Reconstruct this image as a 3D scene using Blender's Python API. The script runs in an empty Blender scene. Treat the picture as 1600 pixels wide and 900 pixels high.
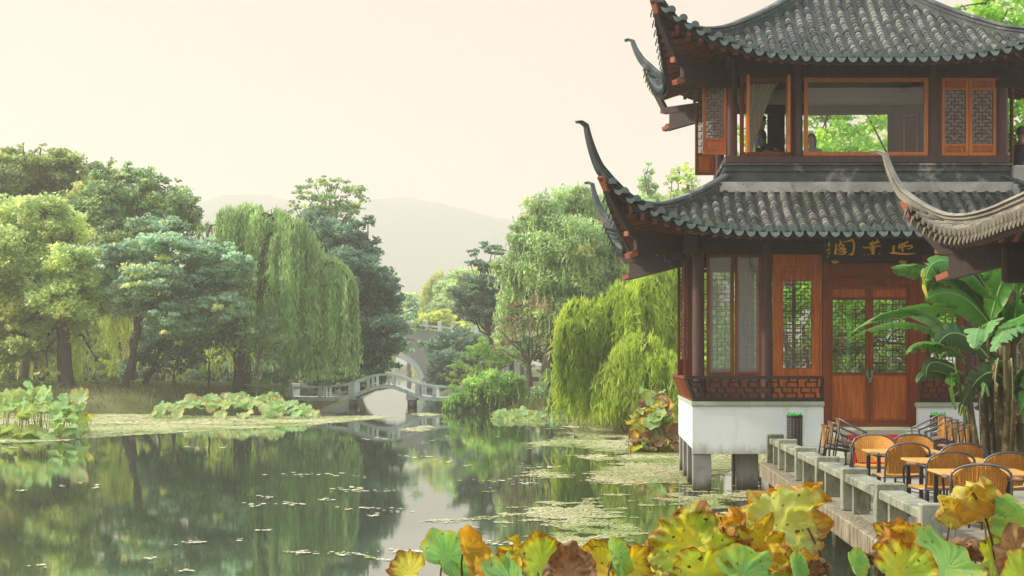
import bpy, math, random
import numpy as np
from mathutils import Vector, Matrix, noise as mnoise
random.seed(7); rng = np.random.default_rng(11)
R = math.radians
sc = bpy.context.scene
COL = sc.collection
F = 2400.0; PX0 = 955.0; PY0 = 568.0; EYE = 2.35
# ---------------------------------------------------------------- camera
cam_d = bpy.data.cameras.new("camera"); cam = bpy.data.objects.new("camera", cam_d); COL.objects.link(cam)
cam.location = (0, 0, EYE); cam.rotation_euler = (R(90), 0, 0)
cam_d.sensor_width = 36; cam_d.lens = 36 * F / 1600
cam_d.shift_x = -(PX0 - 800) / 1600; cam_d.shift_y = (PY0 - 450) / 1600
cam_d.clip_start = 0.1; cam_d.clip_end = 6000
sc.camera = cam
# ---------------------------------------------------------------- world, sun, exposure
SUN = Vector((-0.83, -0.08, 0.55)).normalized()
w = bpy.data.worlds.new("World"); sc.world = w; w.use_nodes = True
nt = w.node_tree; nt.nodes.clear()
sky = nt.nodes.new("ShaderNodeTexSky"); sky.sky_type = 'NISHITA'; sky.sun_disc = False
sky.sun_elevation = math.asin(SUN.z); sky.sun_rotation = math.atan2(SUN.x, SUN.y)
sky.dust_density = 5.0; sky.air_density = 1.5; sky.ozone_density = 1.0
# misty sky: cream near the horizon, cooler and brighter overhead
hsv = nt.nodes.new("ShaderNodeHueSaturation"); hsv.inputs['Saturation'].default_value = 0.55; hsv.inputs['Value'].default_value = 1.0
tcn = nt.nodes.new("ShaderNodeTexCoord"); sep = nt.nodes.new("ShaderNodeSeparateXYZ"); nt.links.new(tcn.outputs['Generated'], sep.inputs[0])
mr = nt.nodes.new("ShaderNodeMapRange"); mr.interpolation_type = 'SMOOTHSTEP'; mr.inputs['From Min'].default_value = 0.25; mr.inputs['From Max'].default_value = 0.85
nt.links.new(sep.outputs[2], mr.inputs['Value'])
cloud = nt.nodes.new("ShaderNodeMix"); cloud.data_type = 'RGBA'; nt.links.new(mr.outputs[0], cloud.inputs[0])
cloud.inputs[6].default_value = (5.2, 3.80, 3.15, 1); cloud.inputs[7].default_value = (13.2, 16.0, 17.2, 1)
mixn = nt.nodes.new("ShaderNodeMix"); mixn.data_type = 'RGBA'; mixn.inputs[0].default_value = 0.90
bg = nt.nodes.new("ShaderNodeBackground"); bg.inputs[1].default_value = 0.10
out = nt.nodes.new("ShaderNodeOutputWorld")
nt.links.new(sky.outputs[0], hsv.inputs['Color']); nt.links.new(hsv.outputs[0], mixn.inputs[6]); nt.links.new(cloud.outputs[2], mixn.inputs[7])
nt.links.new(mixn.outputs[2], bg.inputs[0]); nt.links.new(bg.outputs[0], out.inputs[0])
sun_d = bpy.data.lights.new("sun", 'SUN'); sun = bpy.data.objects.new("sun", sun_d); COL.objects.link(sun)
sun_d.energy = 4.5; sun_d.angle = R(3.0); sun_d.color = (1.0, 0.88, 0.70)
sun.rotation_euler = SUN.to_track_quat('Z', 'Y').to_euler(); sun.location = (-20, 10, 30)
sc.view_settings.view_transform = 'Standard'; sc.view_settings.look = 'None'
sc.view_settings.exposure = 0.70; sc.view_settings.gamma = 1.0
sc.render.engine = 'CYCLES'
cy = sc.cycles
cy.use_denoising = True; cy.max_bounces = 8; cy.diffuse_bounces = 3; cy.glossy_bounces = 4
cy.transmission_bounces = 6; cy.transparent_max_bounces = 12; cy.volume_bounces = 1
cy.use_adaptive_sampling = True; cy.adaptive_threshold = 0.02
cy.caustics_reflective = False; cy.caustics_refractive = False
cy.volume_step_rate = 1.0

# ---------------------------------------------------------------- helpers
def at(px, py, d):
    return Vector(((px - PX0) * d / F, d, EYE - (py - PY0) * d / F))
def X(px, d): return (px - PX0) * d / F
def Z(py, d): return EYE - (py - PY0) * d / F

def tag(o, label=None, cat=None, group=None, kind=None):
    if label: o['label'] = label
    if cat: o['category'] = cat
    if group: o['group'] = group
    if kind: o['kind'] = kind
    return o
def empty(name, loc, label=None, cat=None, group=None, rz=0):
    o = bpy.data.objects.new(name, None); COL.objects.link(o)
    o.location = loc; o.rotation_euler = (0, 0, rz); o.empty_display_size = 0.2
    return tag(o, label, cat, group)
def origin(o):
    v = Vector((0, 0, 0))
    while o is not None:
        v += Vector(o.location); o = o.parent
    return v
def copy_tree(o, parent=None):
    c = o.copy(); COL.objects.link(c)
    if parent: c.parent = parent
    for ch in list(o.children): copy_tree(ch, c)
    return c

def link_mesh(name, V, Fc, mat, parent=None, smooth=False, attrs=None, world=True):
    """V (n,3), Fc list of faces or (m,k) array"""
    V = np.asarray(V, dtype=np.float64).reshape(-1, 3)
    off = origin(parent) if (parent is not None and world) else Vector((0, 0, 0))
    V = V - np.array(off)
    me = bpy.data.meshes.new(name)
    if isinstance(Fc, np.ndarray):
        m, k = Fc.shape
        me.vertices.add(len(V)); me.vertices.foreach_set('co', V.astype(np.float32).ravel())
        me.loops.add(m * k); me.loops.foreach_set('vertex_index', Fc.astype(np.int32).ravel())
        me.polygons.add(m); me.polygons.foreach_set('loop_start', np.arange(0, m * k, k, dtype=np.int32))
        me.update(calc_edges=True)
    else:
        me.from_pydata([tuple(v) for v in V], [], Fc)
    if smooth: me.polygons.foreach_set('use_smooth', [True] * len(me.polygons))
    if attrs:
        for an, (dom, arr) in attrs.items():
            a = me.attributes.new(an, 'FLOAT', dom); a.data.foreach_set('value', np.asarray(arr, dtype=np.float32))
    me.materials.append(mat)
    o = bpy.data.objects.new(name, me); COL.objects.link(o)
    if parent is not None: o.parent = parent
    return o

class MB:
    def __init__(s): s.v = []; s.f = []
    def add(s, vs, fs):
        n = len(s.v); s.v.extend([tuple(p) for p in vs]); s.f.extend([[i + n for i in f] for f in fs]); return s
    def box(s, x0, x1, y0, y1, z0, z1):
        if x0 > x1: x0, x1 = x1, x0
        if y0 > y1: y0, y1 = y1, y0
        if z0 > z1: z0, z1 = z1, z0
        return s.add([(x0,y0,z0),(x1,y0,z0),(x1,y1,z0),(x0,y1,z0),(x0,y0,z1),(x1,y0,z1),(x1,y1,z1),(x0,y1,z1)],
              [(0,3,2,1),(4,5,6,7),(0,1,5,4),(1,2,6,5),(2,3,7,6),(3,0,4,7)])
    def bbox(s, x0, x1, y0, y1, z0, z1, b=0.01):
        """box with chamfered vertical+horizontal edges"""
        if x0 > x1: x0, x1 = x1, x0
        if y0 > y1: y0, y1 = y1, y0
        def ring(bx, z): 
            return [(x0+bx,y0,z),(x1-bx,y0,z),(x1,y0+bx,z),(x1,y1-bx,z),(x1-bx,y1,z),(x0+bx,y1,z),(x0,y1-bx,z),(x0,y0+bx,z)]
        def ins(z):
            return [(x0+2*b,y0+b,z),(x1-2*b,y0+b,z),(x1-b,y0+2*b,z),(x1-b,y1-2*b,z),(x1-2*b,y1-b,z),(x0+2*b,y1-b,z),(x0+b,y1-2*b,z),(x0+b,y0+2*b,z)]
        rings = [ins(z0), ring(b, z0+b), ring(b, z1-b), ins(z1)]
        vs = [p for r_ in rings for p in r_]; fs = []
        for k in range(3):
            for i in range(8):
                j = (i+1) % 8; fs.append((k*8+i, k*8+j, (k+1)*8+j, (k+1)*8+i))
        fs.append(tuple(range(7,-1,-1))); fs.append(tuple(range(24,32)))
        return s.add(vs, fs)
    def beam(s, p, q, w, h, up=(0,0,1)):
        p = Vector(p); q = Vector(q); d = (q-p).normalized(); u = Vector(up)
        sd = d.cross(u)
        if sd.length < 1e-4: sd = d.cross(Vector((1,0,0)))
        sd.normalize(); u = sd.cross(d).normalized()
        a = sd*w/2; b = u*h/2
        vs = [p-a-b,p+a-b,p+a+b,p-a+b,q-a-b,q+a-b,q+a+b,q-a+b]
        return s.add(vs, [(0,1,2,3),(7,6,5,4),(0,4,5,1),(1,5,6,2),(2,6,7,3),(3,7,4,0)])
    def tube(s, pts, rad, n=8, cap=True):
        pts = [Vector(p) for p in pts]
        if not hasattr(rad, '__len__'): rad = [rad]*len(pts)
        base = len(s.v); u = None
        for i, p in enumerate(pts):
            if i == 0: d = pts[1]-p
            elif i == len(pts)-1: d = p-pts[i-1]
            else: d = pts[i+1]-pts[i-1]
            if d.length < 1e-9: d = Vector((0,0,1))
            d.normalize()
            if u is None:
                u = d.cross(Vector((0,0,1)))
                if u.length < 0.05: u = d.cross(Vector((1,0,0)))
            u = (u - d*u.dot(d))
            if u.length < 1e-6: u = d.orthogonal()
            u.normalize(); v = d.cross(u)
            for k in range(n):
                a = 2*math.pi*k/n
                s.v.append(tuple(p + u*(rad[i]*math.cos(a)) + v*(rad[i]*math.sin(a))))
        for i in range(len(pts)-1):
            for k in range(n):
                k2 = (k+1) % n
                s.f.append([base+i*n+k, base+i*n+k2, base+(i+1)*n+k2, base+(i+1)*n+k])
        if cap:
            s.f.append([base+k for k in range(n-1,-1,-1)]); s.f.append([base+(len(pts)-1)*n+k for k in range(n)])
        return s
    def lathe(s, cx, cy, prof, n=20):
        base = len(s.v)
        for (r_, z) in prof:
            for k in range(n):
                a = 2*math.pi*k/n; s.v.append((cx+r_*math.cos(a), cy+r_*math.sin(a), z))
        for i in range(len(prof)-1):
            for k in range(n):
                k2 = (k+1)%n; s.f.append([base+i*n+k, base+i*n+k2, base+(i+1)*n+k2, base+(i+1)*n+k])
        s.f.append([base+k for k in range(n-1,-1,-1)]); s.f.append([base+(len(prof)-1)*n+k for k in range(n)])
        return s
    def sweep(s, pts, secs, closed=True):
        """secs: list of lists of 3D points per station, same count"""
        base = len(s.v); n = len(secs[0])
        for sec in secs: s.v.extend([tuple(p) for p in sec])
        for i in range(len(secs)-1):
            for k in range(n if closed else n-1):
                k2 = (k+1)%n; s.f.append([base+i*n+k, base+i*n+k2, base+(i+1)*n+k2, base+(i+1)*n+k])
        if closed:
            s.f.append([base+k for k in range(n-1,-1,-1)]); s.f.append([base+(len(secs)-1)*n+k for k in range(n)])
        return s
    def build(s, name, mat, parent=None, smooth=False, world=True, attrs=None):
        return link_mesh(name, s.v, s.f, mat, parent, smooth, attrs, world)

# ---------------------------------------------------------------- materials
def newmat(name):
    m = bpy.data.materials.new(name); m.use_nodes = True; t = m.node_tree; t.nodes.clear()
    o = t.nodes.new("ShaderNodeOutputMaterial"); return m, t, o
def N(t, typ, **kw):
    n = t.nodes.new(typ)
    for k, v in kw.items():
        if k in n.inputs: n.inputs[k].default_value = v
        else: setattr(n, k, v)
    return n
def c4(c): return (c[0], c[1], c[2], 1)
def rgbmix(t, fac, a, b, mode='MIX'):
    n = t.nodes.new("ShaderNodeMix"); n.data_type = 'RGBA'; n.blend_type = mode
    for i, v in ((0, fac), (6, a), (7, b)):
        if isinstance(v, bpy.types.NodeSocket): t.links.new(v, n.inputs[i])
        else: n.inputs[i].default_value = v if i == 0 else c4(v)
    return n.outputs[2]
def mth(t, op, a, b=None, clamp=False):
    n = t.nodes.new("ShaderNodeMath"); n.operation = op; n.use_clamp = clamp
    for i, v in enumerate((a, b)):
        if v is None: continue
        if isinstance(v, bpy.types.NodeSocket): t.links.new(v, n.inputs[i])
        else: n.inputs[i].default_value = v
    return n.outputs[0]
def ntex(t, scale, detail=4, rough=0.6, stretch=None, w=0):
    g = t.nodes.new("ShaderNodeNewGeometry")
    src = g.outputs['Position']
    if stretch:
        mp = t.nodes.new("ShaderNodeMapping"); mp.inputs['Scale'].default_value = stretch
        t.links.new(src, mp.inputs[0]); src = mp.outputs[0]
    n = t.nodes.new("ShaderNodeTexNoise"); n.inputs['Scale'].default_value = scale
    n.inputs['Detail'].default_value = detail; n.inputs['Roughness'].default_value = rough
    if w: n.noise_dimensions = '4D'; n.inputs['W'].default_value = w
    t.links.new(src, n.inputs['Vector']); return n.outputs[0]
def ramp(t, fac, lo, hi):
    n = t.nodes.new("ShaderNodeMapRange"); n.inputs['From Min'].default_value = lo; n.inputs['From Max'].default_value = hi
    t.links.new(fac, n.inputs['Value']); return n.outputs[0]
def attr(t, name):
    n = t.nodes.new("ShaderNodeAttribute"); n.attribute_name = name; return n.outputs['Fac']

def surf(name, base, var=None, scale=3, stretch=None, rough=0.7, spec=0.3, stain=None, stain_scale=1.2, stain_rng=(0.55, 0.75),
         bump=0.2, bump_scale=20, bump_dist=0.01, metal=0.0, tint=None, stain2=None, stain2_scale=6, stain2_rng=(0.6, 0.7), stain_stretch=None, tide=None):
    m, t, o = newmat(name)
    p = N(t, "ShaderNodeBsdfPrincipled"); p.inputs['Roughness'].default_value = rough
    p.inputs['Specular IOR Level'].default_value = spec; p.inputs['Metallic'].default_value = metal
    col = c = None
    var = var or tuple(x*0.7 for x in base)
    f = ramp(t, ntex(t, scale, 5, 0.65, stretch), 0.35, 0.65)
    c = rgbmix(t, f, base, var)
    if tint:
        c = rgbmix(t, ramp(t, attr(t, 'tint'), 0.0, 1.0), c, tint)
    if stain:
        f = ramp(t, ntex(t, stain_scale, 6, 0.7, stain_stretch, w=3.3), *stain_rng); c = rgbmix(t, f, c, stain)
    if stain2:
        f = ramp(t, ntex(t, stain2_scale, 6, 0.7, None, w=7.1), *stain2_rng); c = rgbmix(t, f, c, stain2)
    if tide:
        g_ = t.nodes.new('ShaderNodeNewGeometry'); sx_ = t.nodes.new('ShaderNodeSeparateXYZ'); t.links.new(g_.outputs['Position'], sx_.inputs[0])
        hz_ = mth(t,'ADD', sx_.outputs[2], mth(t,'MULTIPLY', ntex(t, 4, 5, .7, (1.5,1.5,.5), w=11.), -.55))
        c = rgbmix(t, ramp(t, hz_, tide[0], tide[1]), tide[2], c)
    t.links.new(c, p.inputs['Base Color'])
    if bump:
        b = N(t, "ShaderNodeBump"); b.inputs['Strength'].default_value = bump; b.inputs['Distance'].default_value = bump_dist
        t.links.new(ntex(t, bump_scale, 5, 0.7, stretch), b.inputs['Height']); t.links.new(b.outputs[0], p.inputs['Normal'])
    t.links.new(p.outputs[0], o.inputs[0]); return m

def weave(name, base, var):
    m = surf(name, base, var, scale=14, rough=0.5, spec=0.35, bump=0.5, bump_scale=120, bump_dist=0.004); t = m.node_tree
    p = [n for n in t.nodes if n.type == 'BSDF_PRINCIPLED'][0]; src = p.inputs['Base Color'].links[0].from_socket
    tc = t.nodes.new('ShaderNodeTexCoord')
    def wv(dirn, sc_):
        n = t.nodes.new('ShaderNodeTexWave'); n.bands_direction = dirn; n.inputs['Scale'].default_value = sc_; n.inputs['Distortion'].default_value = 0.6
        t.links.new(tc.outputs['Object'], n.inputs[0]); return n.outputs['Fac']
    f = mth(t, 'MULTIPLY', wv('X', 13.0), wv('Z', 17.0))
    c = rgbmix(t, mth(t, 'SUBTRACT', 0.62, f, True), src, tuple(x*0.38 for x in base)); t.links.new(c, p.inputs['Base Color']); return m
def leafmat(name, c1, c2, c3=None, transl=0.35, spec=0.25, rough=0.5):
    """leaf material: per-leaf tint attribute picks between two or three colours"""
    m, t, o = newmat(name)
    a = attr(t, 'tint')
    c = rgbmix(t, ramp(t, a, 0.0, 0.85), c1, c2)
    if c3: c = rgbmix(t, ramp(t, a, 0.86, 0.97), c, c3)
    c = rgbmix(t, ramp(t, ntex(t, 0.35, 3, 0.6), 0.4, 0.62), c, rgbmix(t, 0.5, c, tuple(x*0.55 for x in c1)))
    p = N(t, "ShaderNodeBsdfPrincipled"); p.inputs['Roughness'].default_value = rough; p.inputs['Specular IOR Level'].default_value = spec
    tr = N(t, "ShaderNodeBsdfTranslucent"); mx = N(t, "ShaderNodeMixShader"); mx.inputs[0].default_value = transl
    t.links.new(c, p.inputs['Base Color'])
    hs = N(t, "ShaderNodeHueSaturation"); hs.inputs['Hue'].default_value = 0.48; hs.inputs['Value'].default_value = 1.5
    t.links.new(c, hs.inputs['Color']); t.links.new(hs.outputs[0], tr.inputs[0])
    t.links.new(p.outputs[0], mx.inputs[1]); t.links.new(tr.outputs[0], mx.inputs[2]); t.links.new(mx.outputs[0], o.inputs[0])
    return m

M = {}
M['tile'] = surf('roof_tile', (0.022,0.027,0.027), (0.055,0.062,0.060), scale=5, rough=0.7, spec=0.35, tint=(0.20,0.20,0.175),
                 stain=(0.040,0.052,0.018), stain_scale=1.6, stain_rng=(0.5,0.72), stain2=(0.42,0.42,0.36), stain2_scale=9, stain2_rng=(0.66,0.72), bump=0.5, bump_scale=40)
M['tile_warm'] = surf('gallery_roof_tile', (0.09,0.08,0.062), (0.18,0.16,0.12), scale=5, rough=0.8, spec=0.2, tint=(0.30,0.265,0.20),
                 stain=(0.10,0.11,0.04), stain_scale=3, stain_rng=(0.55,0.72), bump=0.5, bump_scale=40)
M['drip'] = surf('drip_tile', (0.075,0.11,0.11), (0.15,0.19,0.17), scale=8, rough=0.6, stain=(0.07,0.11,0.03), stain_scale=5, bump=0.4, bump_scale=60)
M['ridge'] = surf('ridge_mortar', (0.045,0.058,0.062), (0.10,0.115,0.115), scale=2.5, rough=0.8, stain=(0.45,0.46,0.42), stain_scale=1.8, stain_rng=(0.54,0.68), bump=0.4, bump_scale=25)
M['ridge_pale'] = surf('ridge_pale_mortar', (0.19,0.175,0.14), (0.30,0.28,0.23), scale=3, rough=0.85, stain=(0.14,0.13,0.10), stain_scale=4, stain_rng=(0.52,0.68), bump=0.4, bump_scale=25)
M['mortar'] = surf('white_mortar', (0.50,0.50,0.45), (0.32,0.33,0.30), scale=3, rough=0.85, stain=(0.12,0.13,0.10), stain_scale=5, stain_rng=(0.55,0.7))
M['dark'] = surf('dark_brown_wood', (0.026,0.016,0.014), (0.042,0.025,0.020), scale=4, stretch=(6,6,0.6), rough=0.6, bump=0.2, bump_scale=30)
M['column'] = surf('maroon_column_paint', (0.060,0.030,0.029), (0.090,0.046,0.040), scale=2, stretch=(6,6,0.6), rough=0.5, spec=0.4, bump=0.1, bump_scale=30)
M['orange'] = surf('orange_varnished_wood', (0.50,0.125,0.006), (0.26,0.052,0.004), scale=3, stretch=(9,9,0.7), rough=0.42, spec=0.45, bump=0.15, bump_scale=20)
M['amber'] = surf('amber_frame_wood', (0.62,0.20,0.015), (0.48,0.13,0.012), scale=3, stretch=(5,5,0.8), rough=0.4, spec=0.45, bump=0.1)
M['red_wood'] = surf('red_brown_wood', (0.23,0.046,0.006), (0.13,0.028,0.006), scale=3, stretch=(7,7,0.7), rough=0.5, spec=0.35, bump=0.15)
M['eave_red'] = surf('eave_red_paint_and_lit_tips', (0.33,0.10,0.05), (0.24,0.07,0.038), scale=3, rough=0.65, bump=0.15)  # rafter red; also the sunlit tone painted onto the corner beam tips
M['lattice'] = surf('lattice_wood', (0.16,0.055,0.028), (0.11,0.04,0.02), scale=6, rough=0.5, bump=0)
M['lattice_dark'] = surf('lattice_dark_wood', (0.055,0.03,0.026), (0.08,0.042,0.034), scale=6, rough=0.5, bump=0)
M['plaster'] = surf('white_plaster', (0.76,0.79,0.78), (0.70,0.74,0.73), scale=1.2, rough=0.85, spec=0.2, stain=(0.50,0.52,0.46), stain_scale=1.6, stain_rng=(0.56,0.80), stain_stretch=(2.5,2.5,0.5), stain2=(0.36,0.37,0.31), stain2_scale=3.5, stain2_rng=(0.68,0.80), bump=0.25, bump_scale=12, tide=(0.40,0.62,(0.40,0.41,0.34)))
M['cap'] = surf('green_stained_stone', (0.42,0.47,0.37), (0.30,0.36,0.25), scale=4, rough=0.8, stain=(0.16,0.17,0.10), stain_scale=8, stain_rng=(0.62,0.72), bump=0.3)
M['concrete'] = surf('pier_concrete', (0.30,0.295,0.28), (0.23,0.23,0.215), scale=2, stretch=(3,3,0.6), rough=0.85, stain=(0.12,0.12,0.09), stain_scale=2.5, stain_rng=(0.58,0.75), bump=0.3, tide=(-0.22,0.0,(0.055,0.06,0.035)))
M['rail'] = surf('weathered_rail_stone', (0.34,0.335,0.26), (0.20,0.22,0.165), scale=3.5, rough=0.85, stain=(0.065,0.085,0.045), stain_scale=2.6, stain_rng=(0.46,0.66), stain2=(0.50,0.48,0.40), stain2_scale=14, bump=0.5, bump_scale=45, stain_stretch=(1,1,0.5))
M['ledge'] = surf('ledge_stone', (0.34,0.30,0.225), (0.23,0.195,0.13), scale=2.2, rough=0.88, stain=(0.07,0.045,0.03), stain_scale=6, stain_rng=(0.46,0.60), stain_stretch=(4,4,0.35), stain2=(0.16,0.17,0.05), stain2_scale=2.5, stain2_rng=(0.55,0.7), bump=0.5, bump_scale=30)
M['paving'] = surf('terrace_paving', (0.34,0.32,0.28), (0.25,0.24,0.20), scale=2, rough=0.85, stain=(0.16,0.15,0.11), stain_scale=3, bump=0.3)
M['bridge'] = surf('bridge_stone', (0.62,0.68,0.63), (0.48,0.54,0.50), scale=2, rough=0.85, stain=(0.13,0.15,0.12), stain_scale=1.8, stain_rng=(0.55,0.72), bump=0.3)
M['red_cloth'] = surf('red_carpet', (0.62,0.012,0.012), (0.5,0.01,0.01), scale=4, rough=0.9, bump=0.3, bump_scale=120)
M['black'] = surf('black_lacquer', (0.010,0.011,0.012), (0.016,0.016,0.018), scale=3, rough=0.35, bump=0)
M['gold'] = surf('gold_leaf', (1.0,0.50,0.03), (0.9,0.44,0.03), scale=14, rough=0.45, spec=0.5, metal=0.0, bump=0.2, bump_scale=60)
M['brass'] = surf('brass', (0.55,0.38,0.04), (0.45,0.30,0.03), scale=9, rough=0.4, metal=0.3, bump=0)
M['metal_green'] = surf('patina_brass', (0.12,0.22,0.14), (0.20,0.28,0.18), scale=9, rough=0.5, metal=0.4, bump=0)
M['wicker'] = surf('honey_wicker', (0.80,0.42,0.075), (0.62,0.29,0.045), scale=18, rough=0.55, spec=0.35, bump=0.6, bump_scale=140, bump_dist=0.004)
M['wicker'] = weave('honey_wicker_weave', (0.80,0.38,0.06), (0.60,0.25,0.035))
M['wicker_dark'] = surf('brown_wicker', (0.16,0.085,0.045), (0.26,0.15,0.085), scale=30, rough=0.6, bump=0.6, bump_scale=140, bump_dist=0.004)
M['tube_black'] = surf('black_enamel_tube', (0.012,0.014,0.018), (0.02,0.022,0.028), scale=5, rough=0.3, spec=0.5, bump=0)
M['tube_grey'] = surf('dull_aluminium_tube', (0.20,0.20,0.20), (0.13,0.13,0.14), scale=9, rough=0.35, metal=0.7, bump=0)
M['tabletop'] = surf('honey_table_wood', (0.70,0.40,0.11), (0.60,0.31,0.08), scale=3, stretch=(8,1,1), rough=0.38, spec=0.5, bump=0.1)
M['slat'] = surf('grey_brown_slat', (0.30,0.21,0.16), (0.20,0.14,0.105), scale=12, rough=0.5, bump=0.2)
M['basket'] = surf('black_woven_rattan', (0.018,0.016,0.016), (0.035,0.03,0.028), scale=40, rough=0.5, bump=0.2)
M['basket_dot'] = surf('pale_weave_flecks', (0.30,0.27,0.23), (0.2,0.18,0.15), scale=40, rough=0.6, bump=0)
M['green_rim'] = surf('bright_green_liner', (0.10,0.55,0.14), (0.08,0.40,0.1), scale=20, rough=0.5, bump=0)
M['bark'] = surf('bark', (0.055,0.045,0.035), (0.10,0.085,0.065), scale=4, stretch=(3,3,0.6), rough=0.9, spec=0.1, bump=0.5, bump_scale=15, bump_dist=0.03)
M['bark_pale'] = surf('pale_bark', (0.10,0.085,0.065), (0.17,0.15,0.115), scale=4, stretch=(3,3,0.6), rough=0.9, spec=0.1, bump=0.5, bump_scale=15, bump_dist=0.03)
M['soil'] = surf('bank_soil', (0.060,0.062,0.028), (0.105,0.115,0.045), scale=0.8, rough=0.95, spec=0.1, stain=(0.20,0.20,0.07), stain_scale=0.25, stain_rng=(0.5,0.7), bump=0.6, bump_scale=6, bump_dist=0.05)
M['hill'] = surf('hill_woods', (0.05,0.075,0.045), (0.08,0.11,0.06), scale=0.05, rough=0.95, spec=0.0, bump=0)
M['bed'] = surf('pond_bed', (0.05,0.05,0.035), rough=0.95, bump=0)
M['ceiling'] = surf('cream_ceiling', (0.52,0.50,0.42), (0.45,0.44,0.37), scale=1, rough=0.8, bump=0)
M['cloth_dark'] = surf('dark_cloth', (0.012,0.02,0.028), (0.02,0.03,0.04), scale=6, rough=0.85, bump=0.2)
M['cloth_grey'] = surf('slate_cloth', (0.045,0.055,0.07), (0.06,0.075,0.09), scale=6, rough=0.85, bump=0.2)
M['cloth_pale'] = surf('pale_cloth', (0.30,0.30,0.28), scale=6, rough=0.85, bump=0.2)
M['skin'] = surf('skin', (0.42,0.24,0.16), (0.38,0.21,0.14), scale=8, rough=0.55, bump=0)
M['hair'] = surf('black_hair', (0.010,0.009,0.008), (0.02,0.017,0.015), scale=30, rough=0.5, bump=0.3)
M['hair_grey'] = surf('grey_hair', (0.09,0.085,0.08), (0.05,0.047,0.045), scale=30, rough=0.6, bump=0.3)
def _curtain():
    m, t, o = newmat('sheer_curtain')
    d = N(t, "ShaderNodeBsdfDiffuse"); d.inputs[0].default_value = (0.62,0.62,0.52,1)
    tr = N(t, "ShaderNodeBsdfTranslucent"); tr.inputs[0].default_value = (0.6,0.6,0.5,1)
    mx = N(t, "ShaderNodeMixShader"); mx.inputs[0].default_value = 0.5
    t.links.new(d.outputs[0], mx.inputs[1]); t.links.new(tr.outputs[0], mx.inputs[2]); t.links.new(mx.outputs[0], o.inputs[0]); return m
M['curtain'] = _curtain()
def _glass(name, refl=0.10, tintc=(0.9,0.95,0.92), diff=0.0):
    m, t, o = newmat(name)
    tr = N(t, "ShaderNodeBsdfTransparent"); tr.inputs[0].default_value = c4(tintc)
    gl = N(t, "ShaderNodeBsdfGlossy"); gl.inputs['Roughness'].default_value = 0.02; gl.inputs['Color'].default_value = (1,1,1,1)
    fr = N(t, "ShaderNodeFresnel"); fr.inputs[0].default_value = 1.5
    f = mth(t, 'ADD', fr.outputs[0], refl, True)
    mx = N(t, "ShaderNodeMixShader"); t.links.new(f, mx.inputs[0]); t.links.new(tr.outputs[0], mx.inputs[1]); t.links.new(gl.outputs[0], mx.inputs[2])
    last = mx.outputs[0]
    if diff:
        df = N(t, "ShaderNodeBsdfDiffuse"); df.inputs[0].default_value = (0.30,0.36,0.33,1)
        m2 = N(t, "ShaderNodeMixShader"); m2.inputs[0].default_value = diff
        t.links.new(last, m2.inputs[1]); t.links.new(df.outputs[0], m2.inputs[2]); last = m2.outputs[0]
    t.links.new(last, o.inputs[0]); return m
M['glass'] = _glass('window_glass', 0.03)
M['glass_dusty'] = _glass('dusty_window_glass', 0.06, (0.8,0.88,0.84), 0.35)
M['glass_door'] = _glass('tinted_door_glass', 0.05, (0.55,0.66,0.58), 0.14)  # darker green tint than the other panes
M['glass_white'] = _glass('frosted_lattice_glass', 0.05, (0.9,0.92,0.9), 0.55)
# ================================================================ SETTING: water, banks, hills, haze
def _water():
    m, t, o = newmat('pond_water')
    p = N(t, "ShaderNodeBsdfPrincipled"); p.inputs['Roughness'].default_value = 0.02
    p.inputs['IOR'].default_value = 2.3; p.inputs['Specular IOR Level'].default_value = 0.5
    c = rgbmix(t, ramp(t, ntex(t, 0.15, 3, 0.6), 0.35, 0.65), (0.035,0.050,0.030), (0.055,0.065,0.038))
    t.links.new(c, p.inputs['Base Color'])
    h1 = ntex(t, 5.0, 3, 0.55, (0.6,1.6,1)); h2 = ntex(t, 0.7, 3, 0.6, (1,1,1), w=2.0)
    pat = ramp(t, ntex(t, 0.12, 3, 0.6, (0.5,1.2,1), w=5.0), 0.45, 0.7)
    h = mth(t, 'ADD', mth(t, 'MULTIPLY', h1, mth(t, 'ADD', 0.25, mth(t, 'MULTIPLY', pat, 0.75))), mth(t, 'MULTIPLY', h2, 0.5))
    b = N(t, "ShaderNodeBump"); b.inputs['Strength'].default_value = 0.09; b.inputs['Distance'].default_value = 0.010
    t.links.new(h, b.inputs['Height']); t.links.new(b.outputs[0], p.inputs['Normal'])
    t.links.new(p.outputs[0], o.inputs[0]); return m
M['water'] = _water()
tag(MB().add([(-1500,-70,-1.2),(1500,-70,-1.2),(1500,2500,-1.2),(-1500,2500,-1.2)], [(0,1,2,3)]).build('ground', M['bed']), kind='structure')
tag(MB().add([(-1500,-70,0),(1500,-70,0),(1500,2500,0),(-1500,2500,0)], [(0,1,2,3)]).build('water', M['water']), kind='structure')

def seg_dist(P, A, B):
    d = B-A; L = (d**2).sum(); t = np.clip(((P-A)@d)/L, 0, 1)
    return np.sqrt(((P-(A+t[:,None]*d))**2).sum(1))
def poly_sd(P, poly):
    poly = np.array(poly, float); n = len(poly)
    dist = np.full(len(P), 1e9); inside = np.zeros(len(P), bool)
    for i in range(n):
        A = poly[i]; B = poly[(i+1)%n]
        dist = np.minimum(dist, seg_dist(P, A, B))
        c = ((A[1] > P[:,1]) != (B[1] > P[:,1])) & (P[:,0] < (B[0]-A[0])*(P[:,1]-A[1])/(B[1]-A[1]+1e-12)+A[0])
        inside ^= c
    return np.where(inside, dist, -dist)
def vnoise(P, s, seed=0):
    return np.array([mnoise.noise(Vector((p[0]*s+seed, p[1]*s, seed*1.7))) for p in P])

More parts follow.
